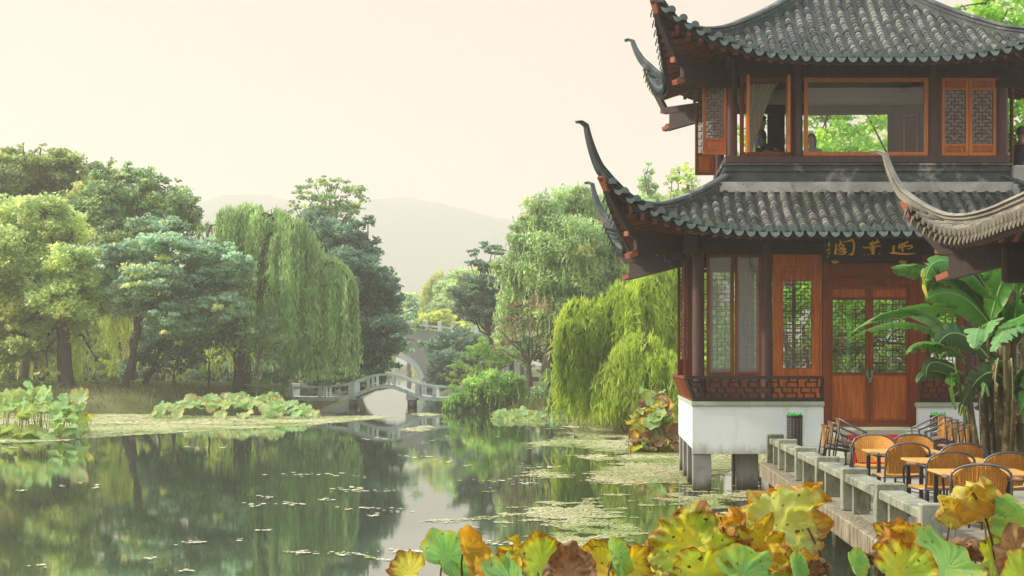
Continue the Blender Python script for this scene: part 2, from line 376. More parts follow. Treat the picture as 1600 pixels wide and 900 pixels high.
LEFT = [(X(p,d), d) for p, d in ((-900,70),(-50,73),(130,72),(300,75),(455,80.5),(478,86),(540,100),(585,135),(595,200),(606,320),(690,330))] + [(200,340),(200,900),(-700,900),(-700,70)]
RIGHT = [(X(p,d), d) for p, d in ((688,79.5),(780,77),(862,66),(905,57),(1058,48))] + [(5.5,39),(9,36),(13,30),(13,12),(90,12),(90,330),(X(690,330),330),(X(664,300),300),(X(668,200),200),(X(676,140),140),(X(684,110),110),(X(705,92),92)]
def land(poly, x0,x1,y0,y1, step, ztop, slope, name):
    xs = np.arange(x0,x1+step,step); ys = np.arange(y0,y1+step,step)
    gx, gy = np.meshgrid(xs, ys); P = np.stack([gx.ravel(), gy.ravel()],1)
    sd = poly_sd(P, poly); nz = vnoise(P, 0.35, 3.1); nz2 = vnoise(P, 0.09, 9.0)
    sd = sd + nz*0.5
    z = np.where(sd > 0, ztop*(1-np.exp(-sd*slope/ztop)), sd*1.2)
    z = np.maximum(z, -1.0) + np.where(sd > 0.3, nz*0.08 + nz2*0.25*np.clip(sd/8,0,1), 0)
    nx = len(xs); ny = len(ys)
    idx = np.arange(nx*ny).reshape(ny,nx)
    q = np.stack([idx[:-1,:-1].ravel(), idx[:-1,1:].ravel(), idx[1:,1:].ravel(), idx[1:,:-1].ravel()],1)
    keep = (sd[q] > -2.5).any(1)
    o = link_mesh(name, np.stack([P[:,0],P[:,1],z],1), q[keep], M['soil'], smooth=True)
    return tag(o, kind='structure')
land(LEFT, -75, -4, 68, 150, 0.9, 1.15, 0.75, 'bank')
land(LEFT, -420, 200, 150, 620, 9, 1.6, 0.5, 'far_ground')
land(RIGHT, -14, 60, 34, 140, 0.9, 0.75, 0.6, 'bank')
land(RIGHT, -40, 90, 140, 335, 5, 1.2, 0.5, 'far_ground')
# hills, very faint behind the haze
def hills():
    crest = [(-900,420),(-400,380),(0,350),(200,345),(330,318),(400,303),(470,312),(530,332),(580,314),(620,309),(660,311),(700,320),(760,333),(820,348),(900,372),(1100,400),(1500,430),(2300,470)]
    cx=[c[0] for c in crest]; cz=[c[1] for c in crest]
    xs=np.linspace(-900,2300,330); ys=np.linspace(1200,2300,30); V=[]
    for y in ys:
        t=(y-1200)/1100; prof = math.sin(min(1,t/.46)*math.pi/2)**.9 if t<.46 else math.cos((t-.46)/.54*math.pi/2)
        for p in xs:
            h=(568-np.interp(p,cx,cz))*1700/F*prof; x=(p-PX0)*1700/F
            V.append((x,y,h+ (5*mnoise.noise(Vector((x*.02,y*.02,0)))+2.2*mnoise.noise(Vector((x*.11,y*.11,4)))+1.5*mnoise.noise(Vector((x*.4,y*.4,7))))*min(1,prof*2)-1))
    nx=len(xs); ny=len(ys); idx=np.arange(nx*ny).reshape(ny,nx)
    q=np.stack([idx[:-1,:-1].ravel(),idx[:-1,1:].ravel(),idx[1:,1:].ravel(),idx[1:,:-1].ravel()],1)
    tag(link_mesh('hills',V,q,M['hill'],smooth=True),kind='structure')
hills()
# the air: one closed box of even haze round camera and scene
def haze():
    m, t, o = newmat('morning_haze')
    v = N(t, "ShaderNodeVolumePrincipled"); v.inputs['Color'].default_value = (0.85,0.805,0.745,1)
    v.inputs['Density'].default_value = 0.0012; v.inputs['Anisotropy'].default_value = 0.25
    t.links.new(v.outputs[0], o.inputs['Volume'])
    b = MB().box(-1450, 1450, -65, 2450, -2.4, 200).build('haze', m); tag(b, kind='stuff')
haze()

# ---------------------------------------------------------------- duckweed and floating leaves
def px_of(x, y): return PX0 + x*F/y, PY0 + EYE*F/y
def lin(v, a, b): return np.clip((v-a)/(b-a), 0, 1)
def duck_density(x, y):
    px, py = px_of(x, y)
    n1 = vnoise(np.stack([x, y],1), 0.22, 1.0); n2 = vnoise(np.stack([x*1.0, y*0.35],1), 0.9, 5.0); n3 = vnoise(np.stack([x, y],1), 2.6, 8.0)
    # left sheet: dense between py 648 and a lower edge that climbs to the right
    low = np.interp(px, [-200,0,100,200,330,480,560,640], [700,692,688,680,672,664,657,650])
    up = np.interp(px, [-200,130,300,520,640], [640,646,650,651,649])
    e = 3.0
    A = lin(py, up-2, up+2)*lin(low-py, -e, e)*lin(660-px, 0, 90)
    A = A*1.35 + 0.35*n2*A
    # gap in the sheet before the left lotus reflection
    A = A - 0.8*lin(py, 652, 655)*lin(660-py, 0, 3)*lin(px,140,170)*lin(250-px,0,40)*(n1>0)
    # right side: streaks getting denser toward the pavilion
    B = lin(px, 690, 1010)*lin(py, 644, 664)*lin(800-py, 0, 60)
    B = B*(0.50 + 1.35*n2 + 0.75*n1) + 0.55*lin(px,900,1000)*lin(py,664,674)*lin(762-py,0,14)*B
    dense = lin(px, 890+ (py-690)*1.2, 950+(py-690)*1.2)*lin(py,706,712)*lin(742-py,0,8); B = np.maximum(B, dense*(0.85+0.6*n1))
    dense2 = lin(px, 860,930)*lin(py,668,674)*lin(700-py,0,8); B = np.maximum(B, dense2*(0.7+0.9*n2))
    dense3 = lin(px,980,1060)*lin(py,698,708)*lin(804-py,0,20)*(.48+1.1*n2+.4*n1); B = np.maximum(B, dense3)
    # near scatter in front of the foreground leaves
    C = lin(px, 560, 900)*lin(py, 770, 800)*(0.26 + 0.7*n1 + 1.3*n2)
    D = lin(px, 1040,1110)*lin(py,762,790)*(0.18+1.3*n2+0.5*n1)
    E = lin(px, 560, 700)*lin(860-py,0,30)*lin(py,790,830)*(0.2+0.9*n2)
    # faint lines near the bridge
    G = (0.15+1.4*n2)*lin(px,600,640)*lin(720-px,0,30)*lin(py,640,642)*lin(700-py,0,20)*0.8
    d = np.maximum.reduce([A,B,C,D,E,G])
    return d + (0.28+0.35*lin(py,755,775))*n3*(d > 0.02)
def blobs(x, y, rad, z, sides=6):
    n = len(x); a0 = rng.uniform(0, 6.28, n); r = rad*rng.uniform(0.7, 1.25, n)
    k = np.arange(sides)*2*np.pi/sides
    ang = a0[:,None]+k[None]; rr = r[:,None]*rng.uniform(0.75,1.2,(n,sides))
    V = np.stack([x[:,None]+rr*np.cos(ang), y[:,None]+rr*np.sin(ang), np.broadcast_to(np.asarray(z).reshape(-1,1) if np.ndim(z) else np.full((n,1),z),(n,sides))],2)
    return V.reshape(-1,3), np.arange(n*sides).reshape(n,sides)
def duckweed():
    Vs=[]; Fs=[]; T=[]; base=0
    for (y0,y1,cell) in ((17,22,0.036),(22,28,0.045),(28,36,0.065),(36,46,0.09),(46,58,0.13),(58,74,0.18)):
        ys = np.arange(y0, y1, cell); 
        for yy in (ys,):
            xl = X(-30, y1)*1.0; xr = min(X(1630, y1), 12)
            if y0 < 36: xl = X(560, y1)
            xs = np.arange(xl, xr, cell); gx, gy = np.meshgrid(xs, yy); gx=gx.ravel(); gy=gy.ravel()
            gx = gx + rng.uniform(-.5,.5,len(gx))*cell; gy = gy + rng.uniform(-.5,.5,len(gy))*cell
            px, py = px_of(gx, gy); ok = (px>-40)&(px<1250)&~((gx>2.6)&(gy<28.2))&((px<680)|(px>690)|True)
            gx=gx[ok]; gy=gy[ok]
            px,py = px_of(gx,gy); rough = ((px<670)&(py>640)&(py<705))|((px>590)&(py<710))|(px>560)
            gx=gx[rough]; gy=gy[rough]
            d = duck_density(gx, gy); keep = d > 0.5 + rng.uniform(-0.12,0.12,len(d))
            sel_x=gx[keep]; sel_y=gy[keep]
            V, Q = blobs(sel_x, sel_y, cell*0.66, 0.004 + rng.uniform(0,0.006,len(sel_x)))
            Vs.append(V); Fs.append(Q+base); base += len(V); T.append(np.repeat(np.clip(rng.normal(0.5,0.25,len(sel_x)),0,1),1))
    V = np.concatenate(Vs); Q = np.concatenate(Fs)
    m = surf('duckweed_film', (0.30,0.30,0.11), (0.42,0.40,0.19), scale=0.8, rough=0.75, spec=0.25, tint=(0.62,0.58,0.36), stain=(0.17,0.24,0.035), stain_scale=0.35, stain_rng=(0.45,0.62), bump=0.3, bump_scale=30)
    o = link_mesh('duckweed', V, Q, m, attrs={'tint': ('FACE', np.concatenate(T))}); tag(o, kind='stuff')
duckweed()
def floating():
    xs=[]; ys=[]; rs=[]
    for (px,py,w,n) in ((300,700,30,9),(100,760,10,4),(155,763,10,4),(20,699,14,8),(150,758,6,3),(480,742,60,26),(405,788,18,12),(420,777,16,10),(460,788,24,18),(545,766,30,26),(600,768,18,10),(570,795,30,16),
        (590,806,18,8),(470,864,34,22),(545,866,30,20),(300,848,24,14),(375,843,6,3),(420,828,18,5),(510,782,14,8),(620,800,18,8),(775,752,30,12),(730,728,14,5),(820,756,20,10),(640,875,40,26),(630,862,30,14),
        (700,860,40,22),(760,850,50,36),(860,800,40,14),(700,720,20,8),(650,714,24,10),(560,744,12,5),(235,874,8,4),(130,753,6,3),(35,766,12,6),(350,700,10,4),(290,893,20,6),(60,885,20,5),(590,686,24,8),(850,730,30,10)):
        for _ in range(n):
            q = py + random.gauss(0,1.6); p = px + random.gauss(0,w*0.55)
            y = EYE*F/(q-PY0); xs.append((p-PX0)*y/F); ys.append(y); rs.append(random.uniform(0.02,0.055)*y/24)
    V, Q = blobs(np.array(xs), np.array(ys), np.array(rs), 0.013, 5)
    m = surf('fallen_petals', (0.75,0.70,0.52), (0.62,0.55,0.36), scale=2, rough=0.6, bump=0)
    tag(link_mesh('floating_leaves', V, Q, m), kind='stuff')
floating()
# ================================================================ TREES
def leaf_quads(C, size, up=0.6, asp=0.55, U=None, jit=0.3):
    n = len(C)
    s = size*rng.uniform(0.65,1.3,n)[:,None]
    if U is None:
        nr = rng.normal(size=(n,3)); nr[:,2] = np.abs(nr[:,2])*0.6 + up; nr /= np.linalg.norm(nr,axis=1)[:,None]
        a = rng.normal(size=(n,3)); u = np.cross(nr,a); u /= np.linalg.norm(u,axis=1)[:,None]; v = np.cross(nr,u)
    else:
        u = U + rng.normal(size=(n,3))*jit; u /= np.linalg.norm(u,axis=1)[:,None]
        a = rng.normal(size=(n,3)); v = np.cross(u,a); v /= np.linalg.norm(v,axis=1)[:,None]
    V = np.stack([C-u*s, C-v*s*asp+u*s*0.1, C+u*s, C+v*s*asp+u*s*0.1],1)
    return V.reshape(-1,3), np.arange(n*4).reshape(n,4)

def foliage(name, C, tint, mat, parent, size, **kw):
    V, Q = leaf_quads(C, size*0.62, **kw)
    return link_mesh(name, V, Q, mat, parent, attrs={'tint': ('FACE', np.clip(tint,0,1))})

def crown_points(lobes, dens, leaf, flat=0.8, clump=0.34, clumpflat=0.6, inner=0.45):
    """lobes: (centre Vector, radius). returns leaf centres, tints, clump centres"""
    Cs=[]; Ts=[]; cl=[]
    for c, r in lobes:
        k = max(9, int(46*min(dens,1.0)**0.7*(r/1.4)**1.5))
        lt = rng.normal(0,0.08)
        for i in range(k):
            d = rng.normal(size=3); d /= np.linalg.norm(d)
            if d[2] < -0.35 and rng.random() < 0.3: d[2] = -d[2]
            rad = r*(inner*0.6 + (1.06-inner*0.6)*rng.random()**0.45)
            cc = np.array(c) + d*rad*np.array([1,1,flat]); cr = r*clump*0.95*rng.uniform(0.5,1.35)
            n = int(dens*66*(cr/0.42)**1.8*(0.2/leaf)**1.2)
            P = rng.normal(size=(n,3)); P /= np.linalg.norm(P,axis=1)[:,None]+1e-9
            P *= (rng.random(n)**0.5*1.15)[:,None]
            Cs.append(cc + P*cr*np.array([1,1,clumpflat]) ); ct = rng.normal(0.45,0.26)+lt
            Ts.append(ct + rng.normal(0,0.16,n)); cl.append((cc,cr))
    return np.concatenate(Cs), np.concatenate(Ts), cl

def limb(mb, a, b, r0, r1, n=5, wob=0.12, seg=6, sag=0.0):
    a = np.array(a,float); b = np.array(b,float); L = np.linalg.norm(b-a); pts=[]
    for i in range(seg+1):
        t = i/seg; p = a+(b-a)*t
        if 0 < i < seg: p = p + rng.normal(size=3)*wob*L*0.15
        p[2] += math.sin(t*math.pi)*L*0.08 - sag*L*t*t
        pts.append(p)
    mb.tube(pts, [r0+(r1-r0)*(i/seg)**0.8 for i in range(seg+1)], n, cap=False); return pts

def tree(kind, label, base, lobes, d, leafm, leaf=0.2, dens=1.0, depth=1.0, trunk_r=0.2, split=0.35, bark='bark', group=None, cat='tree',
         flat=0.8, clump=0.34, clumpflat=0.6, lean=None, zb=None, inner=0.45, droop=0, twigs=True, up=0.6, asp=0.55):
    bp = at(base[0], base[1], d); bz = bp.z if zb is None else zb
    root = empty(kind, (bp.x, d, bz), label, cat, group)
    L = []
    for i, lb in enumerate(lobes):
        dd = d + (lb[3] if len(lb) > 3 else rng.uniform(-1,1)*lb[2]*d/F*0.9*depth)
        L.append((at(lb[0], lb[1], dd), lb[2]*dd/F))
    # more lobes in depth, so the crown is round from the side too
    ext=[]
    for c, r in L:
        if r > 0.9:
            ext.append((Vector((c.x+rng.uniform(-.3,.3)*r, c.y+r*rng.uniform(0.7,1.2)*depth, c.z-rng.uniform(0,.4)*r)), r*0.85))
    C, T, cl = crown_points(L, dens, leaf, flat, clump, clumpflat, inner)
    if ext:
        C2, T2, cl2 = crown_points(ext, dens*0.6, leaf*1.2, flat, clump, clumpflat, inner); C = np.concatenate([C,C2]); T = np.concatenate([T,T2])
    if droop:
        # short hanging sprays below each leaf clump
        Cd=[]; Ud=[]
        for cc, cr in cl:
            for _ in range(int(droop)):
                st = np.array(cc) + rng.normal(size=3)*cr*0.6; ln = rng.uniform(0.5,1.4)*cr*1.6
                m_ = max(4,int(ln/(leaf*0.8)))
                tt = np.linspace(0,1,m_); o_ = rng.normal(size=2)*0.18
                Cd.append(np.stack([st[0]+o_[0]*tt*ln, st[1]+o_[1]*tt*ln, st[2]-tt*ln],1))
        Cd = np.concatenate(Cd); 
        U = np.tile(np.array([0,0,-1.0]),(len(Cd),1))
        foliage('hanging_sprays', Cd, rng.normal(0.5,0.25,len(Cd)), leafm, root, leaf*1.5, U=U, jit=0.35, asp=0.25)
    foliage('crown', C, T, leafm, root, leaf, up=up, asp=asp)
    mb = MB(); top = max(c.z+r*0.4 for c, r in L)
    cen = Vector((sum(c.x for c,_ in L)/len(L), sum(c.y for c,_ in L)/len(L), 0))
    sp = Vector((bp.x + (cen.x-bp.x)*0.35 if lean is None else bp.x+lean, d+ (cen.y-d)*0.3, bz+(top-bz)*split))
    limb(mb, (bp.x,d,bz-0.3), sp, trunk_r*1.0, trunk_r*0.6, 8, 0.10, 6)
    for c, r in L:
        limb(mb, sp + Vector(rng.normal(size=3)*0.05), c, trunk_r*0.36, trunk_r*0.10, 5, 0.35, 5)
    if twigs:
        for cc, cr in cl[::4]:
            c = min(L, key=lambda q: (Vector(cc)-q[0]).length)[0]
            limb(mb, c, cc, trunk_r*0.13, 0.015, 3, 0.4, 3)
    mb.build('trunk', M[bark], root, smooth=True)
    return root

def willow(label, base, cols, leafm, leaf=0.2, step=0.16, trunk_r=0.3, group=None, bark='bark', zb=None, kind='weeping_willow', asp=0.16, spread=0.35, crownleaf=0.5):
    """cols: (px, top_py, bottom_py, half width px, depth d, strands)"""
    d0 = base[2]; bp = at(base[0], base[1], d0); bz = bp.z if zb is None else zb
    root = empty(kind, (bp.x, d0, bz), label, 'willow tree', group)
    Cs=[]; Us=[]; Ts=[]; mb = MB(); heads=[]
    tops = sum(Z(c[1],c[4]) for c in cols)/len(cols)
    sp = Vector((bp.x, d0, bz+(tops-bz)*0.45)); limb(mb, (bp.x,d0,bz-0.3), sp, trunk_r*1.2, trunk_r*0.8, 8, 0.1, 5)
    for (px,tp,bt,hw,d,ns) in cols:
        s = d/F; cx = X(px,d); zt = Z(tp,d); zb_ = Z(bt,d); w_ = hw*s
        hub = Vector((cx, d, zt-0.35*w_)); limb(mb, sp, hub, trunk_r*0.5, trunk_r*0.12, 5, 0.4, 6); heads.append(hub)
        ct = rng.normal(0,0.08)
        nb_ = max(6, ns//7); bun = []
        for _ in range(nb_):
            ba = rng.uniform(0,2*math.pi); br_ = w_*math.sqrt(rng.random())*1.08
            bun.append((br_*math.cos(ba), br_*math.sin(ba), abs(rng.normal(0,0.28)), rng.normal(0,0.16), rng.normal(0,0.12)*w_))
        for k in range(int(ns*1.9)):
            bx_, by_, bs_, btint, bzz = bun[rng.integers(nb_)]
            ex, ey = bx_+rng.normal()*w_*0.13, by_+rng.normal()*w_*0.13
            a = math.atan2(ey,ex); rr = math.hypot(ex,ey)
            hz = zt + bzz - (rr/w_)**2*w_*0.75 - abs(rng.normal(0,0.10))*w_
            st = np.array([cx+rr*math.cos(a), d+rr*math.sin(a), hz])
            out = np.array([math.cos(a), math.sin(a), 0])*rng.uniform(0.1,spread)*w_
            bot = zb_ + min(0.8,(bs_ + abs(rng.normal(0,0.07))))*(zt-zb_)
            ln = max(0.4, hz-bot); n = max(5, int(ln/step)); t = np.linspace(0,1,n)
            arch = np.minimum(t*3.0,1); rise = 0.10*w_*np.sin(np.minimum(t*3,1)*math.pi)
            sway = rng.normal(size=2)*0.05*ln
            P = np.stack([st[0]+out[0]*np.sqrt(arch)+sway[0]*t**2, st[1]+out[1]*np.sqrt(arch)+sway[1]*t**2, hz+rise-ln*t],1)
            P += rng.normal(size=P.shape)*leaf*0.28
            Cs.append(P); Us.append(np.tile([0.0,0,-1.0],(n,1))); st_t = rng.normal(0.45,0.12)+ct+btint; Ts.append(st_t+rng.normal(0,0.12,n))
            if k % 13 == 0: mb.tube([hub, (np.array(hub)+st)/2+np.array([0,0,0.15*w_]), P[0], P[n//3], P[2*n//3]], [0.03,0.022,0.014,0.009,0.005], 3, cap=False)
    C = np.concatenate(Cs); U = np.concatenate(Us); T = np.concatenate(Ts)
    foliage('crown', C, T, leafm, root, leaf*1.5, U=U, jit=0.38, asp=asp)
    mb.build('trunk', M[bark], root, smooth=True)
    return root

LM = {}
LM['olive'] = leafmat('olive_leaves', (0.228,0.332,0.112), (0.476,0.577,0.207), (0.739,0.700,0.241), transl=0.58)
LM['dull'] = leafmat('dull_green_leaves', (0.158,0.280,0.120), (0.353,0.524,0.224), (0.670,0.735,0.224), transl=0.58)
LM['light'] = leafmat('light_green_leaves', (0.318,0.455,0.173), (0.670,0.805,0.327), (0.850,0.850,0.310), transl=0.58)
LM['silver'] = leafmat('silvery_leaves', (0.193,0.332,0.207), (0.493,0.700,0.483), (0.850,0.850,0.310), transl=0.58, spec=0.5)
LM['blue'] = leafmat('blue_green_leaves', (0.097,0.183,0.130), (0.228,0.367,0.249), (0.353,0.524,0.241), transl=0.58)
LM['willow'] = leafmat('willow_leaves', (0.229,0.387,0.151), (0.489,0.697,0.261), (0.701,0.697,0.217), transl=0.5)
LM['willow_yellow'] = leafmat('yellowing_willow_leaves', (0.382,0.500,0.111), (0.645,0.749,0.176), (0.808,0.749,0.160), transl=0.5)
LM['willow_bright'] = leafmat('bright_willow_leaves', (0.24,0.38,0.045), (0.50,0.64,0.08), (0.66,0.70,0.12), transl=0.5)
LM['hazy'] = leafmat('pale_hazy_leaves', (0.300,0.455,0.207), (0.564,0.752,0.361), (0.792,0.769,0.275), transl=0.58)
LM['fresh'] = leafmat('fresh_green_leaves', (0.156,0.384,0.046), (0.385,0.691,0.091), (0.626,0.800,0.131), transl=0.6)
LM['redbrown'] = leafmat('red_brown_leaves', (0.294,0.156,0.111), (0.470,0.266,0.176), (0.587,0.437,0.192))
LM['bush'] = leafmat('bush_leaves', (0.190,0.390,0.088), (0.411,0.656,0.176), (0.675,0.781,0.207), transl=0.45)
LM['pinkbush'] = leafmat('pink_tipped_leaves', (0.294,0.500,0.111), (0.558,0.749,0.207), (0.850,0.437,0.318), transl=0.45)




# ---- left bank
tree('broadleaf_tree', 'tall olive green tree at the far left edge with a wide rounded top', (35,602), [(25,272,46),(88,262,36),(120,285,34),(-25,300,60),(148,305,36),(60,330,55),(-60,280,50),(110,345,45),(12,236,9),(36,230,9),(64,232,9),(92,240,9),(112,252,9),(130,262,9)], 87, LM['olive'], 0.21, 1.0, trunk_r=0.3)
tree('broadleaf_tree', 'tall dull green tree with upright leaf tufts and one flat branch reaching right', (205,602), [(158,268,20),(192,277,22),(215,300,34),(165,318,40),(258,292,22),(285,318,26),(245,345,48),(195,365,45),(286,350,30),(160,285,24),(225,275,18),(300,322,9),(314,334,7),(140,262,9),(172,252,7),(200,258,8),(236,266,8),(248,276,9),(276,296,8),(296,308,8)], 84, LM['dull'], 0.2, 1.0, trunk_r=0.24)
tree('broadleaf_tree', 'light green leaning tree above the left lotus clump with thick dark trunk', (108,612), [(20,345,42),(70,335,38),(110,352,34),(-20,400,60),(50,405,55),(118,415,42),(20,470,60),(90,475,50),(-40,480,60),(150,470,28),(40,535,42),(-20,545,50),(70,545,26),(135,520,26),(150,560,20),(75,585,18)], 77, LM['light'], 0.19, 1.0, trunk_r=0.42, split=0.5)
tree('broadleaf_tree', 'silvery leaved spreading tree with a slim dark trunk on the left bank', (194,606), [(205,405,42),(262,385,38),(318,395,36),(238,440,46),(300,445,42),(350,432,34),(378,424,22),(205,470,38),(345,480,36),(275,500,45),(170,430,30),(392,410,16),(372,402,22),(345,392,24),(388,440,16),(230,350,28),(270,350,22),(180,395,26)], 76.5, LM['silver'], 0.2, 1.0, trunk_r=0.2, split=0.45, flat=0.6, clumpflat=0.4)
tree('broadleaf_tree', 'dark bluish low crowned tree under the silvery tree', (220,604), [(240,535,34),(275,520,36),(320,515,36),(225,570,24),(350,520,26),(300,560,22)], 81, LM['blue'], 0.19, 1.0, trunk_r=0.2, split=0.3)
tree('broadleaf_tree', 'small round headed tree with a short trunk on the grassy bank', (271,606), [(268,562,20),(285,550,18),(258,578,14),(282,575,16)], 77.5, LM['blue'], 0.16, 1.1, trunk_r=0.13, split=0.3)
tree('broadleaf_tree', 'slender young tree with thin straight trunk left of the willow', (327,606), [(330,530,22),(316,550,16),(340,555,14)], 80, LM['dull'], 0.17, 0.8, trunk_r=0.07, split=0.5)
tree('broadleaf_tree', 'small dull green tree standing before the hanging willow curtain', (400,612), [(388,520,22),(420,515,22),(405,545,24),(440,535,18),(375,545,16),(430,555,14)], 77, LM['dull'], 0.17, 0.85, trunk_r=0.08, split=0.5, bark='bark_pale')
willow('large weeping willow trailing long pale green curtains beside the stone bridge', (378,598,80), [(352,325,520,26,80,60),(385,320,560,32,81,110),(425,325,590,32,80,120),(462,345,600,30,79,110),(480,375,600,28,80,100),(515,400,596,30,79,130),(538,430,585,16,78.5,60),(330,345,470,22,83,50),(440,330,600,34,85,90)], LM['willow'], 0.21, 0.17, trunk_r=0.42, asp=0.2)
willow('yellowing willow hanging behind the trunks at the far left', (60,602,90), [(20,455,600,34,90,80),(80,470,606,34,91,80),(140,465,606,34,90,80),(195,460,604,28,89,60)], LM['willow_yellow'], 0.24, 0.2, trunk_r=0.3, asp=0.2)
willow('yellow green willow curtain between the dark trunk and the young tree', (252,602,98), [(225,480,602,26,97,50),(300,480,600,28,99,55),(355,480,600,28,97,55),(400,490,603,26,96,50)], LM['willow_yellow'], 0.25, 0.22, trunk_r=0.25, asp=0.2)
tree('broadleaf_tree', 'airy tall tree rising high behind the dark tree near the bridge', (505,590), [(470,302,15),(492,288,14),(512,290,17),(530,285,12),(548,305,18),(563,298,10),(570,312,9),(485,318,20),(515,318,24),(545,332,20),(460,322,13),(500,345,26),(560,325,10),(450,335,9)], 104, LM['dull'], 0.2, 0.62, trunk_r=0.22, split=0.55, bark='bark_pale', clump=0.42, clumpflat=0.4)
tree('broadleaf_tree', 'dense dark blue green tree left of the bridge channel', (556,606), [(490,350,24),(520,370,34),(560,355,18),(575,348,12),(560,392,34),(582,385,18),(545,430,44),(590,440,30),(520,460,40),(600,470,28),(575,490,42),(540,520,42),(600,520,34),(560,560,36),(612,505,18),(520,565,26),(605,560,22),(590,590,18),(545,590,24),(625,535,12),(500,595,22)], 93, LM['blue'], 0.2, 1.1, trunk_r=0.35)
tree('broadleaf_tree', 'pale leaved tree stretching thin branches over the arch of the far bridge', (566,604), [(618,535,18),(640,500,12),(652,478,8),(655,512,12),(635,540,14),(660,540,9),(600,560,20),(648,495,7),(575,590,12)], 98, LM['silver'], 0.2, 0.8, trunk_r=0.16, split=0.55, clump=0.5, clumpflat=0.35)
tree('round_shrub', 'low dark rounded shrub at the left end of the stone bridge', (420,624), [(395,604,16),(420,594,18),(442,602,15),(410,612,14),(436,616,12)], 79.5, LM['dull'], 0.15, 1.0, trunk_r=0.06, cat='shrub')
tree('round_shrub', 'low dark shrub beneath the leaning tree at the far left', (60,618), [(40,598,16),(70,594,16),(95,602,14),(15,600,18),(-15,600,18)], 77, LM['dull'], 0.15, 0.9, trunk_r=0.06, cat='shrub')
tree('round_shrub', 'low shrub filling the bank between the dark trunk and the slim trunk', (165,612), [(140,598,15),(168,594,15),(192,600,12),(215,600,10)], 78, LM['olive'], 0.15, 0.9, trunk_r=0.06, cat='shrub')
for i,(px,dd,lobs,mk,lab) in enumerate((
    (30,96,[(0,580,24),(40,572,26),(80,580,24),(20,598,20),(65,598,20)],'dull','undergrowth thicket behind the leaning tree at the far left'),
    (150,97,[(115,582,24),(155,574,24),(195,582,22),(135,600,18),(180,600,18)],'blue','dark undergrowth thicket between the two left trunks'),
    (290,99,[(235,588,20),(275,582,22),(315,586,22),(350,584,20),(260,600,14),(330,600,14)],'blue','low hazy thicket behind the grass strip'),
    (450,95,[(395,582,24),(430,574,26),(470,572,28),(500,578,24),(420,598,20),(460,600,20),(495,600,20)],'blue','dark thicket behind the left end of the stone footbridge'),
    (520,90,[(500,590,20),(530,586,20),(555,596,16),(515,606,14),(545,610,12)],'dull','thicket on the shore behind the rising part of the footbridge'))):
    tree('round_shrub', lab, (px,604), lobs, dd, LM[mk], 0.19, 1.0, trunk_r=0.1, cat='shrub')
# far masses
tree('broadleaf_tree', 'hazy round tree far behind the left willow', (330,594), [(300,480,60),(380,470,60),(350,430,50),(260,470,50),(430,470,40),(300,550,46),(380,550,50),(440,545,40)], 130, LM['blue'], 0.34, 0.9, trunk_r=0.4)
tree('broadleaf_tree', 'hazy dark tree far behind the leaning tree at left', (60,594), [(20,480,70),(100,480,60),(170,480,60),(60,420,60),(30,560,60),(120,560,60),(190,560,46)], 128, LM['blue'], 0.34, 0.9, trunk_r=0.4)
willow('pale willow fading in the haze beyond the far arch bridge', (690,590,190), [(690,425,590,24,200,60),(715,430,590,22,200,60),(735,420,590,20,205,50),(745,440,590,16,215,30)], LM['willow_yellow'], 0.5, 0.42, trunk_r=0.4, asp=0.25)
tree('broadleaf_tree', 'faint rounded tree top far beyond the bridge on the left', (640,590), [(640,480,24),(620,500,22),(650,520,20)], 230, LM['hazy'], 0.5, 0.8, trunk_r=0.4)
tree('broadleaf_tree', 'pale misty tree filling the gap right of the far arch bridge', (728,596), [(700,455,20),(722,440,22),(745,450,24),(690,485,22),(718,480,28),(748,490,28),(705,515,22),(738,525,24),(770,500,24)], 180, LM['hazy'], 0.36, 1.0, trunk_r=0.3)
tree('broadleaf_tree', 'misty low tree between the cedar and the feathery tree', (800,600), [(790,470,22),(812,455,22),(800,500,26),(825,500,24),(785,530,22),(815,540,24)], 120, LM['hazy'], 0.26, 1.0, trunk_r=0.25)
tree('round_shrub', 'yellow green shrub glowing behind the far bridge parapet', (680,560), [(665,505,18),(690,500,20),(715,512,14)], 150, LM['willow_yellow'], 0.3, 1.0, trunk_r=0.1, cat='shrub', zb=1)
tree('round_shrub', 'hazy ivy mound covering the right flank of the far bridge', (720,605), [(685,542,22),(712,532,24),(745,540,26),(700,570,30),(735,575,30),(684,592,20),(668,598,10),(770,560,24),(760,595,20),(715,600,20)], 118, LM['blue'], 0.24, 1.0, trunk_r=0.15, cat='shrub', zb=0.3)
# ---- right bank
tree('conifer_tree', 'dark bluish cedar with layered branches right of the far bridge', (772,600), [(758,383,13),(742,395,12),(775,390,16),(735,412,9),(765,415,22),(752,440,24),(725,462,18),(760,465,30),(708,455,10),(745,490,26),(725,478,14),(785,440,24),(780,490,28),(800,460,26),(735,500,12)], 104, LM['blue'], 0.2, 1.1, trunk_r=0.22, flat=0.45, clumpflat=0.32)
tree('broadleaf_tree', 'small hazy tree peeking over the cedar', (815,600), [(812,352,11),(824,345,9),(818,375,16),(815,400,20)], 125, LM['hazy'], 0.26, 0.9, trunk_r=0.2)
tree('feathery_tree', 'broad feathery grey green tree rising behind the bright willow', (850,612), [(882,315,26),(905,300,18),(840,330,30),(860,345,30),(910,335,36),(950,320,24),(830,370,34),(880,380,46),(940,380,48),(985,375,40),(815,415,34),(860,430,46),(920,440,50),(985,435,46),(820,465,36),(880,490,40),(940,490,44),(800,440,24),(1010,420,40),(810,500,26),(1020,352,34),(1048,395,36),(1000,330,26),(790,480,22),(790,420,20),(1060,440,40)], 80, LM['hazy'], 0.17, 0.85, trunk_r=0.4, droop=5, clump=0.38)
